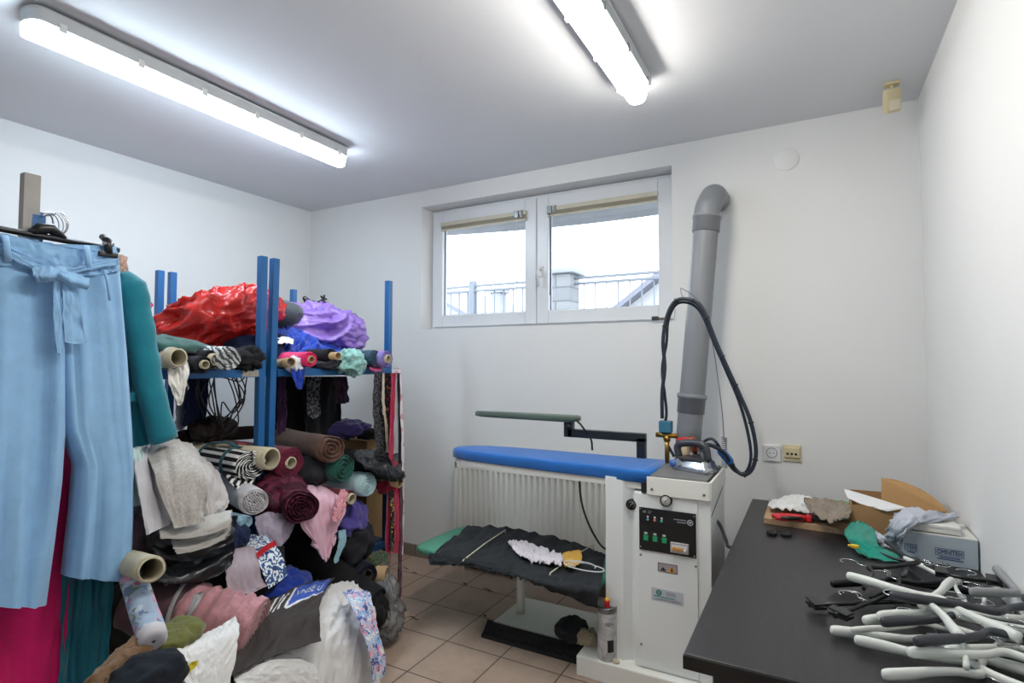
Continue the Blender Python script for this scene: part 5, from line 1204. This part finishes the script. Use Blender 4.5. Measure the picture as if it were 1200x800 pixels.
hang('mint_cloth', 'pale mint cloth strip showing beside the trouser leg', [[(149, 526), (157, 525), (165, 524)], [(149, 560), (158, 560), (167, 556)], [(150, 592), (158, 593), (167, 590)]], [-1.95, -1.9, -1.88], fabric('pale mint cloth', '#a9c0bd'), 116, .008, 3)
LEA = plain('black leather', '#17191d', .28, var=.2, scale=9, bump=.15)
hang('leather_fold', 'black shiny leather fold under the grey linen', [[(166, 606), (206, 622), (240, 618), (280, 604)], [(170, 636), (210, 642), (244, 636), (276, 620)], [(182, 655), (220, 658), (250, 646), (274, 634)]], [-1.95, -1.84, -1.82], LEA, 117, .016, 3, 'leather')
hang('leather_fold', 'lower black leather fold above the dusty pink roll', [[(170, 655), (205, 660), (240, 652), (276, 634)], [(176, 668), (212, 672), (246, 662), (275, 644)], [(180, 682), (216, 684), (250, 676), (272, 660)]], [-1.92, -1.82, -1.81], LEA, 118, .016, 3, 'leather')
hang('navy_cloth', 'dark navy cloth between the leather and the pale grey roll', [[(262, 604), (274, 606), (286, 610)], [(262, 624), (276, 622), (292, 622)], [(266, 645), (278, 640), (290, 636)]], [-1.94, -1.88, -1.87], NAVY, 119, .012, 3)
hang('lilac_cloth', 'lilac-grey cloth hanging above the dusty pink roll', [[(264, 648), (280, 642), (298, 640)], [(264, 668), (282, 664), (302, 658)], [(265, 686), (286, 690), (308, 678)], [(266, 694), (290, 696), (313, 686)]], [-1.88, -1.81, -1.79, -1.78], fabric('lilac grey', '#9f949d'), 120, .010, 3)
hang('scroll_cloth', 'white and blue scroll print cloth with a red band', [[(283, 636), (296, 627), (308, 624)], [(296, 650), (309, 642), (321, 636)], [(306, 668), (319, 660), (332, 654)], [(314, 690), (326, 682), (336, 674)]], [-1.96, -1.85, -1.80, -1.77], fabric('scroll print', '#2f4a7d', 'scroll', '#c6cfd6', sc=17), 121, .008, 3)
a_ = [at(x, y, X=X) for x, y, X in ((300, 651, -1.815), (310, 642, -1.81), (322, 635, -1.81))]
rb_ = patch([[p + V((0, 0, .008)) for p in a_], [p + V((.004, .004, -.012)) for p in a_]], 6, 20, .003, 1, 2, 5, .003)
cloth('red_band', 'red ribbon band tied round the scroll print cloth', rb_, fabric('red ribbon', '#b5202c'), 'ribbon')
roll('fabric_roll', 'small light blue roll under the pale grey roll', (288, 612), -1.90, 9, (-.4, -.05, .02), fabric('light blue cloth', '#86a7bb'), None, 0, None, LOG, 122)
cloth('blue_bundle', 'royal blue cloth bundle behind the dark grey shirt', pblob(334, 690, -1.94, 28, 18, .14, -8, amp=.02, fr=9, seed=123), fabric('royal blue cloth', '#14328a'))
roll('fabric_roll', 'long thick black roll slanting down across the heap', (440, 706), -1.78, 19, (326, 628, -2.35), BLK, None, 0, None, FLG, 124, turns=2, wob=.15)
cloth('black_cloth', 'black cloth hanging beside the end of the long black roll', pblob(438, 716, -1.80, 14, 20, .08, amp=.02, fr=14, seed=126), BLK)
roll('fabric_roll', 'dark blue-black roll above the end of the long black roll', (430, 674), -1.86, 13, (388, 648, -2.25), fabric('blue black cloth', '#1b1f29'), 7, .002, plain('dark core', '#4a4038', .8), FLG, 127, wob=.1)
cloth('black_bag', 'black backpack-like bag between the purple bundle and the box', pblob(414, 636, -2.0, 20, 22, .12, amp=.025, fr=10, seed=128), BLK2, 'bag')
cloth('green_cloth', 'olive floral cloth bundle behind the short tan tube', pblob(442, 662, -1.93, 12, 13, .08, amp=.016, fr=16, seed=129, zmin=.004), fabric('olive floral', '#3d4a38', 'floral', '#5f6a4e', sc=40, cs=('#3a4635', '#5a6749', '#6b5a56', '#32402f')))
tube('cardboard_tube', 'short tan tube lying at the right foot of the heap', (453, 673), -1.84, 9.5, (-.2, -.10, .02), KR)
PLA = film('clear bag film', '#c9c9cb', .72, .12)
cloth('clear_bag', 'crumpled clear plastic bag on the tiles beside the heap', pblob(450, 712, -1.84, 17, 30, .11, 10, amp=.04, fr=12, seed=131, n=(90, 60), zmin=.004), PLA, 'bag')
roll('cardboard_tube', 'large cream cardboard tube poking out beside the blue trousers', (177, 667), -1.66, 16, (128, 652, -2.05), CR, 14.5, .004, CR, None, 132, turns=1, cat='cardboard tube')
cloth('mauve_bundle', 'dark mauve cloth bundle behind the cream tube', pblob(162, 628, -1.95, 20, 32, .14, amp=.02, fr=7, seed=133), fabric('dark mauve', '#3f2f3b'))
DP = fabric('dusty pink cloth', '#9d6f75', 'speckle', '#a87a80', sc=20)
pr_ = roll('fabric_roll', 'fat dusty pink pleated roll tied with a grey strap', (300, 737), -1.66, 35, (168, 704, -1.98), DP, None, 0, None, FLG, 134, wob=.06, step=.006)
rb0 = [c for c in pr_.children][0]
for v in rb0.data.vertices: pass
E_, B_2 = at(300, 737, X=-1.66), at(168, 704, X=-1.98); ax = (B_2 - E_).normalized(); rr = 35 * dep(E_) / F
for v in rb0.data.vertices:
    p = v.co + ORG[rb0]; h = (p - E_).dot(ax)
    if h > .02: v.co += (p - E_ - ax * h).normalized() * .0065 * (math.sin(h * 150 + 2 * noise.noise(p * 9)) + .6 * noise.noise(p * 14))
def loopon(h, k, w, mat, nm, tilt=0):
    c_ = E_ + ax * h; a2 = V((0, 0, 1)) - ax * ax.z; a2.normalize(); b2 = ax.cross(a2)
    build(nm, MB().tube([c_ + (a2 * math.cos(q) * .92 + b2 * math.sin(q)) * rr * k + ax * tilt * math.cos(q) for q in [2 * PI * i / 48 for i in range(49)]], w, 8, False, .5), mat, pr_)
build('dark_wrap', rollmesh(E_ + ax * .245, B_2 + ax * .02, rr * 1.09, 134, None, wob=.06, step=.02), fabric('dark mauve wrap', '#4a353b'), pr_)
loopon(.24, 1.13, .008, fabric('grey strap', '#8b8a8c'), 'strap', .02)
kp = at(224, 712, X=-1.70)
build('strap_knot', MB().tube([at(214, 734, X=-1.72), at(222, 716, X=-1.69), at(230, 698, X=-1.73), at(235, 696, X=-1.75), at(232, 704, X=-1.70), at(224, 716, X=-1.685), at(214, 730, X=-1.70)], [.008, .007, .008, .008, .007, .007, .006], 8), fabric('grey strap', '#8b8a8c'), pr_)
FLW = fabric('flower print', '#8f9fb2', 'confetti', '#b9c4cf', sc=36, cs=('#6d82a3', '#b0486c', '#8c9db2', '#5d7248', '#a9b6c4', '#c987a0', '#53688c', '#93a4b8'))
roll('fabric_roll', 'flower print roll with a white end leaning below the cream tube', (179, 748), -1.56, 15, (156, 678, -1.80), FLW, None, 0, None, FLG, 135)
E_, B_2 = at(179, 748, X=-1.56), at(156, 678, X=-1.80); ax = (B_2 - E_).normalized()
o_ = [o for o in COL.objects if o.get('label', '').startswith('flower print roll with a white end')][0]; rr = 15 * dep(E_) / F
build('white_end', MB().lathe([(-.012, .004), (-.014, rr * .7), (-.008, rr * .98), (.022, rr * 1.03)], E_, ax, 32), WG, o_)
cloth('dark_bundle', 'dark olive black bundle at the foot of the hanging trousers', pblob(156, 722, -2.02, 24, 44, .1, amp=.02, fr=6, seed=136), fabric('dark olive', '#1f211e'))
cloth('olive_cloth', 'small olive green cloth under the flower print roll', pblob(205, 743, -1.62, 22, 10, .08, -6, amp=.018, fr=14, seed=137), fabric('olive green', '#5c5e2e'))
cloth('fur_piece', 'brown mottled fur fabric at the bottom left of the heap', pblob(146, 796, -1.56, 17, 34, .14, amp=.02, fr=10, seed=138, fine=.008), fabric('brown fur', '#6b5139', 'speckle', '#382a1f', sc=9))
cloth('navy_bag', 'navy black cloth bag at the bottom edge beside the fur', pblob(172, 800, -1.47, 32, 27, .1, amp=.016, fr=8, seed=139), fabric('navy black cloth', '#161b24'), 'bag')
cloth('black_sack', 'large black sack under the white cloths at the front', blob((-1.97, 1.62, .11), (V((.24, 0, 0)), V((0, .30, 0)), V((0, 0, .14))), .02, 5, 140, zmin=.004), BLK, 'sack')
# shirts on the sack
WT = fabric('white jersey', '#dedad3'); WT2 = fabric('bright white jersey', '#e4e4e4')
hangf('white_shirt', 'white shirt with a yellow print at the bottom of the heap', [[(222, 748), (250, 738), (276, 722)], [(198, 766), (240, 754), (280, 736)], [(212, 790), (240, 784), (276, 768)], [(222, 815), (244, 815), (266, 810)]], [-1.62, -1.54, -1.50, -1.47], WT2, 141, .0045, 3, 'shirt')
yl = patch(pc([[(216, 785), (224, 776), (232, 773)], [(219, 790), (226, 784), (231, 779)]], -1.53), 8, 12, .003, 2, 2, 3, .001)
for q in yl.v: q += (CAM - q).normalized() * .05
o_ = [o for o in COL.objects if o.get('label', '').startswith('white shirt with a yellow print')][0]
build('yellow_print', yl, fabric('yellow print', '#d8c22f'), o_)
hangf('white_garment', 'large off-white garment spread over the front of the heap', [[(340, 702), (378, 688), (412, 682), (434, 694)], [(330, 735), (376, 714), (418, 712), (440, 722)], [(300, 780), (360, 752), (415, 756), (444, 766)], [(280, 830), (350, 830), (405, 835), (442, 828)]], [-1.86, -1.73, -1.62, -1.55], WT, 142, .014, 6, 'garment')
hangf('white_garment', 'second off-white garment with a folded hem at the bottom edge', [[(272, 790), (312, 768), (350, 768), (366, 776)], [(276, 800), (316, 782), (352, 784), (372, 792)], [(280, 830), (320, 830), (356, 830), (370, 830)]], [-1.60, -1.545, -1.51], WT2, 143, .006, 3, 'garment')
CF = fabric('confetti floral', '#a9b6d0', 'confetti', sc=48, cs=('#2f5098', '#d98496', '#cfd6df', '#7fa6cf', '#2d3f7d', '#dcaab4', '#c3d0df'))
hangf('floral_garment', 'blue and coral floral garment at the right front of the heap', [[(402, 694), (418, 690), (432, 694)], [(412, 712), (426, 710), (438, 722)], [(424, 742), (436, 742), (446, 752)], [(434, 772), (443, 774), (451, 780)], [(436, 800), (444, 796), (449, 792)]], [-1.70, -1.61, -1.55, -1.51, -1.50], CF, 144, .009, 4, 'garment')
GS = [[(292, 714), (327, 698), (360, 684), (392, 677)], [(272, 736), (312, 717), (350, 702), (380, 695)], [(262, 768), (300, 748), (338, 732), (374, 716)], [(243, 808), (288, 784), (332, 764), (375, 752)]]
GC = pc(GS, [-1.84, -1.735, -1.63, -1.555])
sh = cloth('grey_shirt', 'dark grey t-shirt with blue panel and white lettering on the heap', patch(GC, 70, 70, .011, 3, 5, 145, .003, ragged=.003), fabric('dark grey jersey', '#3b3635'), 'shirt')


def onshirt(u, v):
    p, n = cloth_point(GC, u, v, .011, 3, 5, 145, .003)
    return p + n * .0012


BP = fabric('blue print', '#2349a0')
def band(nm, corners, mat, lift=0):
    g = []
    for i in range(21):
        r_ = []
        for j in range(41):
            a, b = V(corners[0]).lerp(V(corners[1]), j / 40), V(corners[3]).lerp(V(corners[2]), j / 40); q = a.lerp(b, i / 20); p = onshirt(q.x, q.y)
            r_.append(p + (CAM - p).normalized() * lift)
        g.append(r_)
    a = g[11][20] - g[10][20]; b = g[10][21] - g[10][20]
    if a.cross(b).dot(CAM - g[10][20]) < 0: g = [x[::-1] for x in g]
    return build(nm, MB().sheet(g, .0006), mat, sh)


band('blue_panel', [(.04, .56, 0), (.03, .97, 0), (.30, .97, 0), (.42, .56, 0)], BP)
band('white_border', [(.42, .56, 0), (.30, .97, 0), (.33, .97, 0), (.46, .56, 0)], WT2)
band('white_border', [(.04, .53, 0), (.42, .53, 0), (.46, .57, 0), (.04, .56, 0)], WT2)
for v in (.36, .41, .46): band('white_line', [(.06, v, 0), (.40, v, 0), (.40, v + .022, 0), (.06, v + .022, 0)], WT2)
band('white_line', [(.36, .06, 0), (.36, .34, 0), (.41, .34, 0), (.41, .06, 0)], WT2)
band('blue_panel', [(.22, .0, 0), (.22, .10, 0), (.46, .12, 0), (.50, .0, 0)], BP)
words('lettering', 'VNSE U', .115, None, None, None, WT2, sh, warp=lambda x, y: onshirt(.22 - y * 1.5, .765 + x * .85) + V((.001, -.0004, .0022)))
words('lettering', 'NEW', .13, None, None, None, WT2, sh, warp=lambda x, y: onshirt(.22 - y * 1.5, .22 + x * .62) + V((.001, -.0004, .0022)))

# ------------------------------------------------------------ clothes on the near arm
TX = -1.88
TRO = fabric('light blue twill', '#84addb', rough=.8, sheen=.3)
hp0 = at(0, 268, X=TX); hpl = at(-60, 258, X=TX); hp1 = at(137, 293, X=TX)
tro = thing('hanging_trousers', 'light blue wide trousers with a tied belt hanging on a black hanger', 'trousers', at(60, 705, X=TX))


def leg(rows, seed, hw0, hw1, mb):
    vs = []; n = 56; ys = len(rows) ; N = 50; g = []
    for i in range(N + 1):
        f = i / N * (ys - 1); k = min(int(f), ys - 2); t = f - k; L = [rows[k][j] + (rows[k + 1][j] - rows[k][j]) * t for j in range(3)]
        a, b = at(L[1], L[0], X=TX), at(L[2], L[0] + (L[2] - L[1]) * .04, X=TX); z = (a.z + b.z) / 2
        cy, hy = (a.y + b.y) / 2, (b.y - a.y) / 2; hx = hw0 + (hw1 - hw0) * i / N
        for q in range(n):
            th = 2 * PI * q / n; c, s = math.cos(th), math.sin(th)
            cc, ss = math.copysign(abs(c) ** .8, c), math.copysign(abs(s) ** .9, s)
            fold = .7 * noise.noise(V((c * 2.6 + seed, s * 2.6, z * .9))) + .55 * noise.noise(V((c * 5 + seed, s * 5, z * 1.6)))
            fold *= .25 + .75 * min(1, i / 14)
            x = TX + hx * ss * (1 + .8 * fold) - .0; y = cy + hy * cc
            zz = z + (y - cy) * (a.z - b.z) / (-2 * hy + 1e-9)
            vs.append(V((x, y, zz)))
    fs = [[i * n + q, i * n + (q + 1) % n, (i + 1) * n + (q + 1) % n, (i + 1) * n + q] for i in range(N) for q in range(n)]
    mb.add(vs, fs); return mb


LR = [(281, -24, 62), (300, -28, 66), (350, -36, 72), (410, -46, 75), (500, -56, 75), (560, -60, 71), (630, -64, 62), (702, -66, 52)]
RR = [(286, 58, 137), (300, 60, 139), (350, 66, 143), (410, 70, 148), (500, 73, 153), (545, 88, 154), (600, 84, 153), (674, 75, 149)]
m = MB(); leg(LR, 1, .018, .075, m); build('trouser_leg', m, TRO, tro)
m = MB(); leg(RR, 7, .018, .07, m); build('trouser_leg', m, TRO, tro)
fx = TX + .028
def tp(rows, x): return [[at(q[0], q[1], X=x + (q[2] if len(q) > 2 else 0)) for q in r_] for r_ in rows]
build('waistband', patch(tp([[(-30, 268), (10, 275), (70, 288), (112, 294), (137, 296)], [(-30, 288), (10, 296), (70, 309), (112, 311), (138, 309)], [(-30, 310), (10, 312), (72, 322), (112, 322), (139, 318)]], fx), 24, 70, .008, 2, 16, 151, .004, ragged=.008), TRO, tro)
build('belt', patch(tp([[(-30, 280), (4, 288), (30, 300), (55, 312), (72, 316), (100, 310), (138, 302)], [(-30, 290), (4, 298), (30, 311), (55, 320), (72, 324), (100, 317), (138, 310)]], fx + .016), 10, 60, .008, 3, 5, 152, .004, ragged=0), TRO, tro)
for x, y in ((8, 290), (103, 302)): build('belt_loop', MB().tube([at(x - 2, y - 14, X=fx + .012), at(x, y, X=fx + .032), at(x + 2, y + 16, X=fx + .012)], .008, 8, True, .5), TRO, tro)
build('belt_knot', blob(at(69, 320, X=fx + .03), (V((.016, 0, 0)), V((0, .018, 0)), V((0, 0, .02))), .004, 30, 3, (20, 14)), TRO, tro)
build('bow_loop', patch(tp([[(70, 314), (56, 312), (37, 314)], [(70, 320, .02), (54, 323, .03), (40, 324, .02)], [(70, 324), (58, 329), (44, 331)]], fx + .03), 14, 20, .006, 2, 3, 153, .004, ragged=0), TRO, tro)
build('bow_loop', patch(tp([[(70, 316), (86, 320), (105, 326)], [(70, 321, .02), (84, 329, .03), (104, 333, .015)], [(70, 325), (84, 336), (102, 340)]], fx + .03), 14, 20, .006, 2, 3, 154, .004, ragged=0), TRO, tro)
build('belt_tail', patch(tp([[(63, 324), (67, 324), (71, 324)], [(62, 350), (67, 350), (71, 350)], [(63, 385), (68, 385), (73, 384)], [(66, 412), (71, 416), (76, 416)]], fx + .030), 30, 10, .008, 3, 2, 155, .004, ragged=0), TRO, tro)
build('belt_tail', patch(tp([[(72, 324), (77, 324), (82, 326)], [(73, 350), (82, 350), (91, 348)], [(74, 376), (85, 376), (95, 374)], [(76, 401), (88, 403), (100, 402)]], fx + .028), 30, 12, .007, 3, 2, 156, .004, ragged=0), TRO, tro)
build('pocket_edge', MB().tube([at(122, 316, X=fx + .02), at(126, 330, X=fx + .025), at(129, 352, X=fx + .03)], .004, 8), TRO, tro)
t = thing('trouser_hanger', 'black clip hanger holding the light blue trousers', 'hanger', (hp0 + hp1) / 2)
build('hanger_bar', MB().tube([hpl, hp0, hp1 + V((0, .005, 0))], .0085, 10), MT['black_pl'], t)
cz = at(57, 268, X=TX)
build('center_block', MB().tube([at(36, 273, X=TX), at(46, 268, X=TX), at(60, 268, X=TX), at(76, 280, X=TX)], [.010, .016, .016, .008], 12), MT['black_pl'], t)
hk = [at(56, 268, X=TX), at(58, 258, X=TX), at(61, 250, X=TX), at(58, 243, X=TX), at(51, 243, X=TX), at(48, 250, X=TX)]
cl = at(120, 287, X=TX)
clip = build('clip', MB().tube([cl + V((.0, 0, .025)), cl + V((.028, 0, .01)), cl + V((.038, 0, -.03))], [.010, .012, .010], 10).box(cl + V((.02, -.026, -.04)), cl + V((.04, .026, -.025)), .004), MT['black_pl'], t)
build('clip_pin', MB().tube([cl + V((.034, -.014, .0)), cl + V((.034, .014, .0))], .006, 10), MT['chrome'], clip)
for i in range(7):
    o = V((-.012 * i, .004 * i, 0)); y0 = .785
    c_ = at(53 + i * 2.0, 257, X=-1.885 - .02 * i); P_ = [c_ + V((math.sin(.3 * i - .7) * (.026 * math.cos(q) + .012), math.cos(.3 * i - .7) * (.026 * math.cos(q) + .012), .034 * math.sin(q) - .012)) for q in [2.6 - i * .03 - 4.4 * j / 14 for j in range(15)]]
    if i == 0: build('hook', MB().tube([at(57, 266, X=TX)] + P_[::-1], .0024, 7), MT['chrome'], t)
    else: tag(build('wire_hook', MB().tube(P_, .0017, 7), MT['chrome']), 'bright wire hanger hook on the blue garment arm', 'hook', 'wire hooks on the garment arm')

TEAL = fabric('teal suiting', '#0f6d7d', rough=.75, sheen=.3)
jx = -2.0
jk = thing('teal_jacket', 'teal jacket hanging behind the light blue trousers', 'jacket', at(150, 525, X=jx))
build('jacket_body', patch(tp([[(60, 300), (110, 302), (140, 312)], [(60, 380), (115, 385), (160, 400)], [(60, 470), (120, 470), (170, 480)], [(60, 530), (120, 530), (176, 520)]], jx), 40, 40, .02, 1.5, 5, 161, .006), TEAL, jk)
S0 = [at(146, 318, X=jx + .03), at(156, 345, X=jx + .04), at(166, 400, X=jx + .05), at(176, 455, X=jx + .06), at(193, 516, X=jx + .07)]
build('sleeve', MB().tube([crv(S0, i / 30) + V((.006 * noise.noise(V((i * .35, 1, 2))), 0, 0)) for i in range(31)], [.012 + .036 * min(1, i / 5) + .004 * noise.noise(V((i * .4, 0, 0))) - .006 * i / 30 for i in range(31)], 20, True, .75), TEAL, jk)
build('pocket_flap', patch(tp([[(148, 462), (160, 458), (174, 466)], [(150, 472), (162, 470), (176, 476)]], jx + .05), 8, 12, .003, 1, 2, 162, .004), TEAL, jk)
hang('teal_skirt', 'long teal garment hanging low behind the trousers', [[(70, 560), (104, 560), (136, 560)], [(72, 640), (104, 650), (134, 650)], [(68, 740), (98, 740), (128, 740)], [(64, 840), (94, 840), (124, 840)]], [-2.0, -1.985, -1.97, -1.96], fabric('teal satin', '#126478', rough=.5), 163, .03, 5, 'garment')
MAG = fabric('magenta satin', '#c40f62', rough=.6)
hang('magenta_dress', 'long magenta garment hanging behind the left trouser leg', [[(-70, 480), (10, 480), (92, 480)], [(-70, 600), (10, 600), (92, 600)], [(-70, 720), (5, 720), (84, 720)], [(-70, 850), (0, 850), (64, 850)]], [-1.985, -1.975, -1.965, -1.96], MAG, 164, .025, 6, 'garment')
hang('magenta_blouse', 'magenta shoulder tip showing above the teal sleeve', [[(158, 340), (166, 346), (172, 352)], [(160, 352), (170, 356), (178, 358)], [(162, 366), (168, 366), (172, 364)]], [-2.08, -2.06, -2.05], MAG, 165, .01, 3, 'garment')
hang('beige_blouse', 'beige garment edge showing above the teal jacket', [[(136, 298), (142, 299), (148, 301)], [(137, 308), (143, 309), (149, 312)], [(138, 320), (144, 320), (150, 322)]], [-2.06, -2.05, -2.05], fabric('beige cloth', '#b99a8c'), 166, .006, 3, 'garment')
